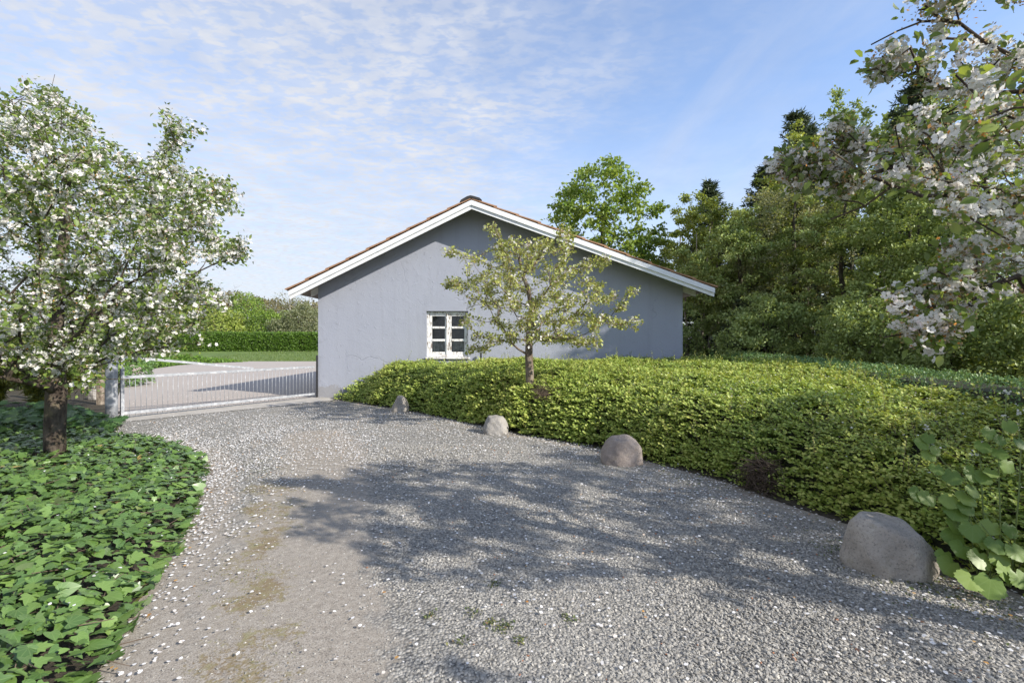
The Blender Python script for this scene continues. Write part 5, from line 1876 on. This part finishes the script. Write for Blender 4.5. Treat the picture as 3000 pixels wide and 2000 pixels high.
# ------------------------------------------------------------------ garlic mustard beside the big boulder
def mustard():
    b = np.array([*G(2900, 1735), 0.0])
    root = empty('garlic_mustard', b.tolist(), 'tall weed with big toothed heart shaped leaves beside the largest boulder', 'weed')
    shapes = [heart_shape(7, 1), heart_shape(6, 2), heart_shape(8, 3)]
    spec = []   # px, py, depth, size, facing
    low = [(2780, 1660, 2.74, 95), (2840, 1700, 2.62, 100), (2900, 1720, 2.58, 110), (2950, 1680, 2.60, 95), (2870, 1640, 2.66, 92), (2815, 1610, 2.74, 88), (2920, 1600, 2.66, 84), (2980, 1620, 2.62, 80), (2850, 1560, 2.74, 96), (2790, 1575, 2.80, 80), (2800, 1540, 2.82, 84), (2900, 1545, 2.74, 72), (2960, 1555, 2.70, 70), (2830, 1490, 2.80, 66), (2990, 1700, 2.56, 80), (2930, 1640, 2.64, 80), (2765, 1630, 2.78, 64), (2890, 1590, 2.70, 70)]
    mid = [(2800, 1500, 2.82, 92), (2830, 1460, 2.82, 80), (2780, 1470, 2.84, 70), (2850, 1390, 2.84, 76), (2790, 1400, 2.86, 72), (2745, 1375, 2.88, 58), (2720, 1335, 2.90, 58), (2700, 1300, 2.92, 60), (2690, 1450, 2.90, 76), (2715, 1460, 2.88, 72), (2720, 1285, 2.92, 50), (2740, 1320, 2.90, 46), (2880, 1400, 2.82, 68), (2930, 1330, 2.80, 60), (2880, 1310, 2.82, 62), (2950, 1365, 2.78, 72), (2960, 1250, 2.80, 60), (2900, 1270, 2.82, 62), (2990, 1300, 2.78, 54), (2930, 1290, 2.80, 50), (2850, 1440, 2.82, 64), (2905, 1385, 2.80, 52)]
    P = []; Y = []; N = []; S = []
    for px, py, d, s in low + mid:
        p = W(px, py, d)
        P.append(p)
        c = W(2860, 1500, d + 0.25)
        o = unit((p - c)[None])[0]
        Y.append(np.array([o[0] * 0.9 + random.uniform(-0.35, 0.35), -0.5 + random.uniform(-0.2, 0.2), -0.65 + random.uniform(-0.2, 0.25)]))
        N.append(np.array([random.uniform(-0.3, 0.3), -0.75, 0.75 + random.uniform(-0.2, 0.2)]))
        S.append(s * d / FPX * 0.56)
    P = np.array(P); Y = np.array(Y); N = np.array(N); S = np.array(S)
    leaf_objects(root, 'leaf', shapes, [0.2, 0.5, 0.85], M['mustard'], P - unit(Y) * S[:, None] * 0.45, Y, N, S)
    # stems with petioles
    stems = [((2870, 1720, 2.78), (2830, 1480, 2.85), (2800, 1400, 2.9), (2725, 1300, 2.94), (2712, 1255, 2.95)),
             ((2905, 1720, 2.76), (2880, 1500, 2.84), (2875, 1400, 2.85), (2868, 1300, 2.86), (2862, 1330, 2.86)),
             ((2930, 1720, 2.74), (2930, 1500, 2.82), (2925, 1350, 2.84), (2945, 1220, 2.86), (2948, 1150, 2.88)),
             ((2960, 1720, 2.72), (2985, 1450, 2.8), (2990, 1320, 2.82), (2985, 1250, 2.84), (2990, 1210, 2.84))]
    bb = np.array(root.location)
    tips = []
    for st in stems:
        pts = np.array([W(*q) for q in st])
        pts[0][2] = max(0.0, pts[0][2])
        V, F = pipe(pts - bb, np.linspace(0.005, 0.0022, len(pts)), 6)
        pyobj('stem', V, F, M['stem'], root, True)
        tips.append(pts[-1]); tips.append(pts[-2])
    SV, SF = [], []
    for p, y, s in zip(P, unit(Y), S):
        a = p - y * s * 0.45
        near = min(stems, key=lambda st: abs(W(*st[1])[0] - a[0]))
        zs = np.array([W(*q) for q in near])
        k = np.argmin(np.linalg.norm(zs - a - np.array([0, 0.1, -0.06]), axis=1))
        q = zs[k]
        SV.append(a); SF.append(a + (q - a) * min(1, 0.16 / max(0.01, np.linalg.norm(q - a))))
    V, F = tubes(np.array(SV) - bb, np.array(SF) - bb, np.full(len(SV), 0.0022), np.full(len(SV), 0.0025), 5)
    put('petioles', mesh_np('petioles', V, F, True), M['stem'], root)
    for k, t in enumerate(tips):
        n = 9
        pos = t + RNG.normal(0, 0.010, (n, 3)) - bb
        V, F = stamp(FLOWERS[k % 4][0], FLOWERS[k % 4][1], pos, rnd(n), np.array([0, -0.3, 1.0]) + rnd(n, 0.3), np.full(n, 0.011))
        put('flower_head', mesh_np('flower_head', V, F, False, {'tint': np.full(len(V), 0.7)}), M['blossom'], root)


mustard()

# ------------------------------------------------------------------ plants behind the ivy on the left
def cranesbill():
    root = empty('cranesbill_patch', (-7.0, 7.6, 0), 'patch of lobed pale green leaves behind the left apple trunk', 'plant')
    base = np.array(root.location)
    m = 1500
    P = np.stack([RNG.uniform(-10, -5.7, m), RNG.uniform(6.2, 8.6, m)], 1)
    poly = [(-5.75, 6.95), (-6.35, 7.9), (-6.85, 8.2), (-7.35, 8.4), (-9.8, 8.6), (-9.8, 6.3), (-7.6, 6.4)]
    P = P[in_poly(P, poly)]
    m = len(P)
    z = 0.10 + RNG.uniform(0, 0.24, m) * np.clip(dist_poly(P, poly[:4]) / 0.35, 0.3, 1)
    pos = np.stack([P[:, 0], P[:, 1], z], 1)
    sh = []
    for sd in range(1):
        half = [(0, 0.0), (0.25, -0.12), (0.5, 0.05), (0.36, 0.16), (0.62, 0.34), (0.42, 0.42), (0.58, 0.68), (0.32, 0.60), (0.28, 0.86), (0.1, 0.74), (0.0, 0.95)]
        pts = half + [(-x, y) for x, y in reversed(half[1:-1])]
        V = [(0, 0.3, -0.05)] + [(x, y, 0.10 * math.hypot(x, y - 0.3)) for x, y in pts]
        n = len(pts)
        F = np.array([(0, 1 + i, 1 + (i + 1) % n) for i in range(n)])
        sh.append((np.array(V), F, np.array(V)[:, :2]))
    Y = unit(rnd(m) * np.array([1, 1, 0.2]) + np.array([0.1, -0.2, -0.1]))
    N = unit(np.array([0.1, -0.25, 1.0]) + rnd(m, 0.3))
    scatter_mesh('foliage', sh[0], pos, Y, N, RNG.uniform(0.09, 0.17, m), RNG.uniform(0, 1, m), M['crane'], root, base=base)
    A = pos - base; B = A * np.array([1, 1, 0]) + np.array([0, 0, 0.0])
    V, F = tubes(B, A, np.full(m, 0.003), np.full(m, 0.002), 3)
    put('stems', mesh_np('stems', V, F), M['stem'], root, kind='stuff')


cranesbill()


def bamboo(center, rad, ht, label, seed, n=150):
    c = np.array([center[0], center[1], 0.0])
    root = empty('bamboo_clump', c.tolist(), label, 'bamboo', 'yellow green bamboo by the fence')
    r = np.random.default_rng(seed)
    A = []; B = []; LP = []; LD = []
    for k in range(n):
        a = r.uniform(0, 6.283); lean = r.uniform(0.1, 1.0)
        b0 = np.array([math.cos(a), math.sin(a), 0]) * r.uniform(0, 0.18)
        H = ht * r.uniform(0.7, 1.08)
        prev = b0
        m = 9
        for q in range(1, m + 1):
            t = q / m
            out = rad * lean * t ** 1.9
            p = b0 + np.array([math.cos(a) * out, math.sin(a) * out, H * (t * 1.25 - 0.42 * lean * t ** 2.3)])
            A.append(prev); B.append(p)
            if t > 0.12:
                for w in range(8):
                    LP.append(prev + (p - prev) * r.uniform())
                    LD.append(unit((p - prev)[None])[0] * 0.5 + r.normal(0, 0.5, 3) + np.array([0, 0, -0.45]))
            prev = p
    V, F = tubes(A, B, np.full(len(A), 0.004), np.full(len(A), 0.003), 4)
    put('canes', mesh_np('canes', V, F, True), M['stem'], root, kind='stuff')
    LP = np.array(LP); LD = np.array(LD)
    scatter_mesh('foliage', BLADE, LP, LD, rnd(len(LP)) + np.array([0, 0, 1]), r.uniform(0.09, 0.17, len(LP)), r.uniform(0, 1, len(LP)), M['bamboo'], root)


bamboo((-8.95, 9.35), 0.95, 1.25, 'arching yellow green bamboo clump right behind the left apple trunk', 1, 190)
bamboo((-10.4, 9.6), 1.1, 1.35, 'arching yellow green bamboo clump at the left picture edge', 2, 170)


# a mounded evergreen bush fills the gap behind the bamboo
def leaf_mound(name, c, r, n, leaf, mat, label, cat, seed, tmpl=LEAF2, group=None, kind=None):
    c = np.array(c, float)
    root = empty(name, (c[0], c[1], 0 if c[2] < r[2] * 1.5 else c[2] - r[2]), label, cat, group, kind)
    base = np.array(root.location)
    rg = np.random.default_rng(seed)
    v = unit(rg.normal(0, 1, (n, 3)))
    lump = 1 + 0.13 * np.sin(5 * v[:, 0] + seed) * np.sin(6 * v[:, 1] + 2 * seed) + 0.10 * np.sin(9 * v[:, 2] + seed) + 0.07 * np.sin(13 * v[:, 0] + 3 * v[:, 1])
    u = lump * (1 - 0.30 * rg.beta(1, 2.6, n))
    p = c + v * u[:, None] * np.array(r)
    k = p[:, 2] > 0.02
    p = p[k]; v = v[k]; m = len(p)
    nn = unit(v / np.array(r))
    scatter_mesh('foliage', tmpl, p, rg.normal(0, 1, (m, 3)) + nn * 0.4, unit(nn + rg.normal(0, 0.6, (m, 3)) + np.array([0, 0, 0.4])), rg.uniform(leaf * 0.7, leaf * 1.3, m), rg.beta(2, 2, m), M[mat], root, base=base)
    # inner stems
    k = 26
    tips = c + unit(rg.normal(0, 1, (k, 3))) * np.array(r) * 0.8
    tips[:, 2] = np.maximum(tips[:, 2], base[2] + 0.1)
    st = np.array([c[0], c[1], base[2]]) + rg.normal(0, 0.08, (k, 3)) * np.array([1, 1, 0])
    V, F = tubes(st - base, tips - base, np.full(k, 0.02 * r[0]), np.full(k, 0.006 * r[0]), 5)
    put('stems', mesh_np('stems', V, F, True), M['bark'], root)
    return root


leaf_mound('evergreen_bush', (-14.6, 14.6, 0.8), (2.0, 1.4, 1.2), 5200, 0.09, 'wood_leaf', 'dark evergreen bush behind the bamboo and fence', 'bush', 3)
leaf_mound('evergreen_bush', (-12.6, 15.2, 0.5), (1.2, 0.9, 0.75), 3000, 0.08, 'box', 'low dark bush between the fence post and the yard', 'bush', 5)


def ivy_bank():
    root = empty('ivy_bank', (-19.0, 26.0, 0), 'low bank of bright green ivy along the far side of the yard', 'ivy')
    base = np.array(root.location)
    line = [(-13.6, 16.6), (-16.6, 21.0), (-18.6, 24.6), (-19.6, 28.6), (-19.2, 31.2), (-18.2, 33.2)]
    n = 15000
    a = np.array(line)
    seg = np.linalg.norm(np.diff(a, axis=0), axis=1); cum = np.concatenate([[0], np.cumsum(seg)])
    s = RNG.uniform(0, cum[-1], n)
    c = np.stack([np.interp(s, cum, a[:, 0]), np.interp(s, cum, a[:, 1])], 1)
    wv = RNG.uniform(0, 1, n) * 4.5
    # bank stretches to the left of the yard edge
    p = c + np.stack([-wv, wv * 0.25], 1)
    end = np.clip((33.6 - p[:, 1]) / 2.5, 0.25, 1)
    h = (0.36 * (1 - np.exp(-wv / 0.45)) + 0.22 * (1 - np.exp(-wv / 2.5)) + 0.07 * wav(p[:, 0], p[:, 1], 2.0, 9)) * end
    pos = np.stack([p[:, 0], p[:, 1], np.maximum(0.03, h - RNG.beta(1, 3, n) * 0.12)], 1)
    scatter_mesh('foliage', LEAF2, pos, rnd(n), np.array([0.5, -0.3, 1.0]) + rnd(n, 0.45), RNG.uniform(0.11, 0.21, n), RNG.beta(2, 2, n), M['farhedge'], root, base=base)


ivy_bank()


def far_hedge():
    root = empty('tall_clipped_hedge', (-26, 48.0, 0.4), 'tall bright green clipped hedge across the lawn beyond the gate', 'hedge')
    base = np.array(root.location)
    x0, x1, yf, z0, z1 = -52.0, -6.0, 47.6, 0.35, 2.27
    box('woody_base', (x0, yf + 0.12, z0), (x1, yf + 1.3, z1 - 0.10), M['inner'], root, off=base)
    n = 42000
    x = RNG.uniform(x0, x1, n)
    top = RNG.uniform(0, 1, n) < 0.22
    z = np.where(top, z1 + 0.0 * x, RNG.uniform(z0, z1, n))
    slope = -0.0035 * (x + 30)
    z = z + slope * np.clip((z - z0) / (z1 - z0), 0, 1)
    y = np.where(top, yf + RNG.uniform(0, 1.3, n), yf - 0.04 + 0.08 * wav(x, z, 3.2, 5) - 0.10 * np.sin((z - z0) * 1.4))
    pos = np.stack([x, y, z], 1) + rnd(n, 0.03)
    N = np.where(top[:, None], np.array([0, 0, 1.0]), np.array([0, -1.0, 0.35])) + rnd(n, 0.5)
    scatter_mesh('foliage', LEAF2, pos, rnd(n) + np.array([0, -0.3, 0.2]), N, RNG.uniform(0.10, 0.19, n), RNG.beta(2, 2, n), M['farhedge'], root, base=base)


far_hedge()


# ------------------------------------------------------------------ trees
def leafy_tree(name, base, top_z, crown_c, crown_r, n_att, n_leaf, leaf, mat, label, seed, trunk_r=0.12, bark='bark', group=None, shell=0.35, tmpl=LEAF2, clump=0.28, cut=None, w=0.32, lowcut=0.4, cat='tree'):
    base = np.array(base, float)
    root = empty(name, base.tolist(), label, cat, group)
    rg = np.random.default_rng(seed)
    c = np.array(crown_c, float); r = np.array(crown_r, float)
    A = ellipsoid(n_att * 2, c, r, shell, rg)
    v = (A - c) / r
    lump = 1 + 0.16 * np.sin(4 * v[:, 0] + seed) * np.sin(5 * v[:, 2] + seed * 2) + 0.12 * np.sin(7 * v[:, 1] + seed)
    A = c + (A - c) * lump[:, None]
    A = A[A[:, 2] > base[2] + lowcut]
    if cut is not None:
        A = A[cut(A)]
    A = A[:n_att]
    th = top_z
    tr = [base + np.array([0, 0, -0.05])]
    for t in np.linspace(0.12, 0.9, 7):
        b = base + (np.array([c[0], c[1], 0]) - np.array([base[0], base[1], 0])) * t * np.array([1, 1, 0])
        tr.append(np.array([b[0] + rg.normal(0, 0.06), b[1] + rg.normal(0, 0.06), base[2] + (th - base[2]) * t]))
    P, par, R, kids, first = grow(tr, A, w, 0.5, 0.06, 0.006, 2.3, 0.12, seed)
    Rn = tree_wood(root, P, par, R, first, trunk_r, M[bark], 0.05, min_r=0.004, sides=10)
    i = np.arange(first, len(P)); i = i[Rn[i] < max(0.02, 0.14 * trunk_r)]
    d = unit(P[i] - P[par[i]])
    k = rg.integers(0, len(i), n_leaf)
    pos = P[i][k] + rg.normal(0, clump * 0.55, (n_leaf, 3)) * np.array([1, 1, 0.6])
    pos = pos[pos[:, 2] > base[2] + 0.05]
    m = len(pos); k = k[:m]
    N = unit(np.array([0, 0, 1.0]) + rg.normal(0, 0.55, (m, 3)))
    tone = 0.12 + rg.beta(2, 2, m) * 0.75 + 0.25 * (0.5 + 0.5 * np.sin(P[i][k][:, 0] * 3.1 + P[i][k][:, 2] * 2.3 + seed))
    scatter_mesh('crown', tmpl, pos, unit(d[k] * 0.5 + rg.normal(0, 0.7, (m, 3)) + np.array([0, 0, -0.2])), N, rg.uniform(leaf * 0.65, leaf * 1.3, m), tone, M[mat], root, base=base)
    return root


def at(px, d):
    return (px - 1500) / FPX * d


def zz(py, d):
    return EYE - (py - 1000) / FPX * d


# the bright maple behind the house
MAPLE_SIL = [(1590, 660), (1640, 620), (1610, 590), (1650, 555), (1690, 530), (1680, 500), (1730, 470), (1790, 462), (1850, 480), (1860, 510), (1840, 545), (1890, 530), (1900, 560), (1870, 600), (1950, 575), (1940, 620), (1900, 650), (1960, 660), (1940, 720), (1900, 760), (1860, 1000), (1600, 1000)]
d = 27.0
leafy_tree('maple_tree', (at(1770, d), d, 0), zz(560, d), (at(1768, d), d, zz(690, d)), (3.5, 3.0, 4.5), 300, 13000, 0.22, 'maple', 'fresh bright green maple rising behind the roof', 71, 0.20, 'bark', shell=0.25, clump=0.34, cut=lambda A: in_poly(proj(A), MAPLE_SIL))

FG = 'trees at the woodland edge'
def forest(px, d, top, bot, rx, mat, label, seed, n_leaf=14000, leaf=0.11, bark='bark', tr=0.11, ry=None, name='woodland_tree', n_att=260, shell=0.3, clump=0.30, cat='tree', wx=None, zt=None, lowcut=0.25):
    x = at(px, d) if wx is None else wx
    if zt is None:
        zt, zb = zz(top, d), zz(bot, d)
        zb = -0.3 if bot > 1000 else max(0.3, zb)
    else:
        zb = 0.8
    n_leaf = int(n_leaf * 1.6); leaf *= 1.12; n_att = int(n_att * 0.7); clump *= 0.8
    leafy_tree(name, (x, d, 0), zt, (x, d, (zt + zb) / 2), (rx, ry or rx, (zt - zb) / 2), n_att, n_leaf, leaf, mat, label, seed, tr, bark, FG, shell, clump=clump, cat=cat, lowcut=0.12)


forest(2085, 24.0, 575, 960, 2.2, 'lime', 'slender yellow green birch just right of the bright maple', 101, 13000, 0.11, 'birch', 0.09, name='birch_tree')
forest(1990, 29.0, 640, 960, 2.0, 'lime', 'low yellow green tree peeping over the right roof slope', 102, 9000, 0.14, 'birch', 0.09, name='birch_tree')
forest(2010, 20.5, 740, 1010, 1.25, 'wood_leaf', 'thin understorey tree just beyond the right house corner', 103, 8000, 0.09, 'birch', 0.06, n_att=170)
forest(2170, 19.5, 620, 985, 1.9, 'wood_leaf', 'leafy dark tree above the right end of the roof', 104, 15000, 0.10)
forest(2330, 19.0, 520, 960, 2.2, 'grey_leaf', 'grey green half bare tree in front of the tall spruce', 105, 8500, 0.085, n_att=330, clump=0.34)
forest(2470, 17.0, 500, 1010, 2.1, 'wood_leaf', 'rounded dark green tree in the middle of the woodland edge', 106, 17000, 0.095)
forest(2365, 21.0, 400, 800, 1.7, 'lime', 'yellow green tree leaning in front of the tallest spruce', 115, 9000, 0.11)
forest(2500, 24.0, 275, 800, 2.3, 'wood_leaf', 'tall light topped tree between the two spruces', 107, 10000, 0.13)
forest(2690, 15.0, 450, 1010, 2.0, 'wood_leaf', 'dense green tree behind the lowest blossom branches', 108, 17000, 0.09)
forest(2900, 13.5, 350, 1010, 2.0, 'wood_leaf', 'dark tree behind the blossom at the right picture edge', 109, 16000, 0.085)
forest(2780, 20.0, 240, 800, 2.5, 'wood_leaf', 'tall dark tree high behind the right apple blossom', 110, 12000, 0.12)
forest(2240, 16.6, 850, 1020, 1.3, 'wood_leaf', 'low leafy shrub at the wood edge left of centre', 111, 9000, 0.08, name='woodland_shrub', tr=0.05, cat='shrub')
forest(2560, 13.4, 850, 1040, 1.35, 'wood_leaf', 'low leafy shrub at the wood edge behind the hedge', 112, 11000, 0.075, name='woodland_shrub', tr=0.05, cat='shrub')
forest(2800, 11.6, 880, 1050, 1.3, 'wood_leaf', 'low broad leaved shrub behind the hedge near the right edge', 113, 10000, 0.075, name='woodland_shrub', tr=0.05, cat='shrub')
forest(3010, 10.8, 820, 1060, 1.4, 'wood_leaf', 'low dark shrub cut off by the right picture edge', 114, 9000, 0.075, name='woodland_shrub', tr=0.05, cat='shrub')


def spruce(px, d, top, rad, label, seed, n=17000, wx=None, H=None):
    x = at(px, d) if wx is None else wx
    H = H or zz(top, d)
    root = empty('spruce_tree', (x, d, 0), label, 'tree', FG)
    rg = np.random.default_rng(seed)
    tr = np.array([(0.02 * math.sin(t * 5), 0.02 * math.cos(t * 4), t * H) for t in np.linspace(0, 1, 12)])
    V, F = pipe(tr, np.linspace(0.17, 0.012, 12), 8, 0.04)
    pyobj('trunk', V, F, M['bark'], root, True)
    A = []; B = []; RA = []; NP = []; ND = []
    z = 0.10 * H
    while z < H * 0.985:
        t = z / H
        L = rad * (1 - t) ** 0.78 + 0.12
        for k in range(rg.integers(5, 8)):
            a = rg.uniform(0, 6.283); l = L * rg.uniform(0.65, 1.1)
            prev = np.array([0, 0, z])
            m = 6
            for q in range(1, m + 1):
                s = q / m
                rise = 0.30 * t * l * s + (-0.28 * (1 - t) * l * s * s) + 0.10 * l * s ** 3
                p = np.array([math.cos(a) * l * s, math.sin(a) * l * s, z + rise])
                A.append(prev); B.append(p); RA.append(0.022 * (1 - 0.8 * s) * (1 - 0.6 * t) + 0.004)
                cnt = 1 + int(7 * l / 1.5)
                for w in range(cnt):
                    sd = rg.choice([-1, 1])
                    side = np.array([-math.sin(a) * sd, math.cos(a) * sd, -0.12])
                    tw = side * 0.30 * l * (1.05 - s) * rg.uniform(0.1, 1) + np.array([0, 0, -0.03])
                    NP.append(prev + (p - prev) * rg.uniform() + tw)
                    ND.append(unit(((p - prev) / max(1e-6, np.linalg.norm(p - prev)) * 0.7 + side * 0.8 + rg.normal(0, 0.25, 3))[None])[0])
                prev = p
        z += 0.30 * (1 - 0.45 * t) * rg.uniform(0.8, 1.2)
    V, F = tubes(A, B, np.array(RA), np.array(RA) * 0.8, 4)
    put('branches', mesh_np('branches', V, F), M['bark'], root, kind='stuff')
    NP = np.array(NP); ND = np.array(ND)
    # bristly sprays: several narrow needles per twig point
    rep = max(1, int(n / len(NP)) + 1)
    q = np.repeat(np.arange(len(NP)), rep)
    pos = NP[q] + rg.normal(0, 0.05, (len(q), 3))
    Y = ND[q] + rg.normal(0, 0.42, (len(q), 3))
    scatter_mesh('needles', NEEDLE, pos, Y, rg.normal(0, 1, (len(q), 3)), np.stack([rg.uniform(0.30, 0.5, len(q)), rg.uniform(0.16, 0.36, len(q)), np.ones(len(q))], 1), rg.beta(2, 2, len(q)), M['spruce'], root)
    return root


spruce(2078, 27.0, 525, 2.6, 'small spruce tip showing above the yellow green birch', 201, 12000)
spruce(2335, 23.0, 325, 4.4, 'tall dark spruce standing highest left of the blossom', 202, 26000)
spruce(2240, 24.5, 480, 2.8, 'half hidden dark spruce left of the tall one', 203, 14000)
spruce(2690, 21.0, 215, 4.0, 'tall dark spruce behind the upper blossom sprays', 204, 22000)
spruce(2190, 18.5, 880, 1.6, 'low dark spruce boughs deep in the wood right of the house', 205, 9000)

# the wood goes on outside the picture; these throw the soft shade on the gable and the hedge
spruce(0, 6.3, 0, 3.0, 'spruce outside the right picture edge shading the gable corner', 211, 15000, wx=13.2, H=11.5)
forest(0, -0.9, 0, 0, 1.9, 'wood_leaf', 'woodland tree outside the picture to the right of the apple tree', 213, 4500, 0.12, wx=11.8, zt=7.6)


# leaf litter floor and shaded trunks inside the wood
def wood_interior():
    flat('woodland_floor', [(6.4, 6.0), (9.5, 2.0), (30, -6), (60, 20), (60, 70), (18, 70), (9.6, 26), (8.0, 16)], -0.012, M['soil'], kind='structure')
    rg = np.random.default_rng(77)
    k = 0
    spots = [(2042, 21.5, 0.05, 0.10), (2062, 22.5, 0.045, -0.05), (2080, 20.8, 0.05, 0.18), (2098, 23.0, 0.06, 0.05), (2120, 22.0, 0.05, 0.15), (2030, 23.5, 0.05, 0.22), (2135, 24.5, 0.06, -0.1), (2560, 18.5, 0.10, 0.1), (2690, 17.5, 0.09, -0.05), (2480, 20.0, 0.11, 0.05), (2880, 16.0, 0.10, 0.1), (2390, 21.0, 0.10, -0.08)]
    names = ['leftmost', 'second', 'third', 'fourth', 'fifth', 'sixth', 'seventh', 'eighth', 'ninth', 'tenth', 'eleventh', 'twelfth']
    order = sorted(range(len(spots)), key=lambda i: spots[i][0])
    rank = {i: r for r, i in enumerate(order)}
    for i, (px, d, r, lean) in enumerate(spots):
        b = np.array([at(px, d), d, 0.0])
        h = 6.5
        root = empty('slender_tree', b.tolist(), f'thin bare tree stem inside the wood, {names[rank[i]]} counting from the house', 'tree', 'bare stems inside the wood')
        pts = [np.array([lean * h * t + 0.08 * math.sin(5 * t + i), 0.05 * math.sin(4 * t), h * t - 0.03]) for t in np.linspace(0, 1, 8)]
        V, F = pipe(pts, np.linspace(r, r * 0.35, 8), 8, 0.05, i)
        pyobj('trunk', V, F, M['birch'] if d > 20 and px < 2200 else M['bark'], root, True)
        A = []; B = []
        for q in range(16):
            t = rg.uniform(0.15, 1)
            p0 = pts[int(t * 7)]
            a = rg.uniform(0, 6.28)
            A.append(p0); B.append(p0 + np.array([math.cos(a), math.sin(a), 0.35]) * rg.uniform(0.3, 0.9))
        V, F = tubes(A, B, np.full(16, 0.010), np.full(16, 0.003), 4)
        put('branches', mesh_np('branches', V, F), M['bark'], root)
    # deep understorey so that the wood closes behind its edge
    n = 34000
    x = RNG.uniform(0, 1, n); d = 34 - RNG.uniform(0, 1, n) * (16 * x + 8)
    px = 2000 + x * 1500
    pos = np.stack([(px - 1500) / FPX * d, d, RNG.uniform(0, 1, n) ** 1.7 * np.where(d > 24, 7.5, 3.2)], 1)
    scatter_mesh('woodland_understorey', LEAF2, pos, rnd(n), rnd(n) + np.array([0, 0, 1]), RNG.uniform(0.16, 0.34, n), RNG.uniform(0, 0.6, n), M['wood_leaf'], None)
    bpy.data.objects['woodland_understorey']['label'] = 'dark undergrowth filling the depth of the wood'


wood_interior()

# ------------------------------------------------------------------ far wood on the left
def far_wood():
    n = 52000
    x = RNG.uniform(-95, -12, n)
    y = RNG.uniform(88, 112, n)
    ridge = 8.6 + 1.9 * np.clip((-x - 42) / 20, -0.6, 1) + 0.7 * wav(x, y * 0.2, 0.5, 3) + 0.5 * wav(x, y, 1.5, 4)
    z = ridge * RNG.uniform(0, 1, n) ** 0.75
    spike = RNG.uniform(0, 1, n) < 0.06
    z = np.where(spike, ridge + RNG.uniform(0, 0.9, n) * np.clip(wav(x, x * 0, 3.0, 6), 0, 1), z)
    pos = np.stack([x, y, z + 0.3], 1)
    scatter_mesh('far_woodland', LEAF2, pos, rnd(n) + np.array([0, 0, 0.9]), rnd(n) + np.array([0, -1, 0.6]), RNG.uniform(0.25, 0.55, n), RNG.beta(2, 2, n), M['brown_wood'], None)
    bpy.data.objects['far_woodland']['label'] = 'brownish budding wood on the horizon beyond the tall hedge'
    # trunks of that wood
    k = 500
    tx = RNG.uniform(-95, -12, k); ty = RNG.uniform(87.5, 110, k)
    A = np.stack([tx, ty, np.full(k, 0.3)], 1)
    B = A + np.stack([RNG.normal(0, 0.3, k), np.zeros(k), RNG.uniform(5, 8.6, k)], 1)
    V, F = tubes(A, B, np.full(k, 0.11), np.full(k, 0.04), 4)
    put('far_trunks', mesh_np('far_trunks', V, F), M['bark'], None, kind='stuff', label='slim trunks of the far wood')
    FB = 'bushes behind the tall hedge'
    def fb(px, dd, top, rpx, mat, label, seed, n=7000, leaf=0.22):
        x = at(px, dd); zt = zz(top, dd); r = rpx * dd / FPX
        leaf_mound('field_bush', (x, dd, zt * 0.5), (r, r, zt * 0.56), n, leaf, mat, label, 'bush', seed, group=FB)
    fb(725, 68, 878, 62, 'maple', 'brightest green bush over the far hedge', 301, 9000)
    fb(662, 64, 920, 60, 'lime', 'broad yellow green bush right of the left apple crown', 302, 8000)
    fb(790, 66, 915, 62, 'maple', 'middle sized green bush right of the brightest one', 303, 7000)
    fb(830, 62, 935, 48, 'grey_leaf', 'grey green bush left of the house corner', 304, 6000)
    fb(895, 63, 895, 62, 'grey_leaf', 'tall olive bush touching the house corner', 305, 8000)
    fb(560, 66, 900, 66, 'lime', 'green bush half hidden by the left apple crown', 306, 7000)
    # bare tree and a thin leaved one on the skyline
    for px, dd, top, rx, nl, lab, sd in ((662, 80, 818, 3.6, 0, 'leafless grey tree on the skyline right of the apple crown', 401), (850, 70, 855, 3.4, 1500, 'airy thinly leaved tree beneath the left eave', 402)):
        x = at(px, dd); zt = zz(top, dd)
        leafy_tree('bare_tree' if nl == 0 else 'airy_tree', (x, dd, 0.3), zt - 1, (x, dd, zt * 0.66), (rx, rx, zt * 0.34), 240, max(nl, 60), 0.16 if nl else 0.03, 'grey_leaf', lab, sd, 0.22, 'birch', None, 0.3, clump=0.4)


far_wood()
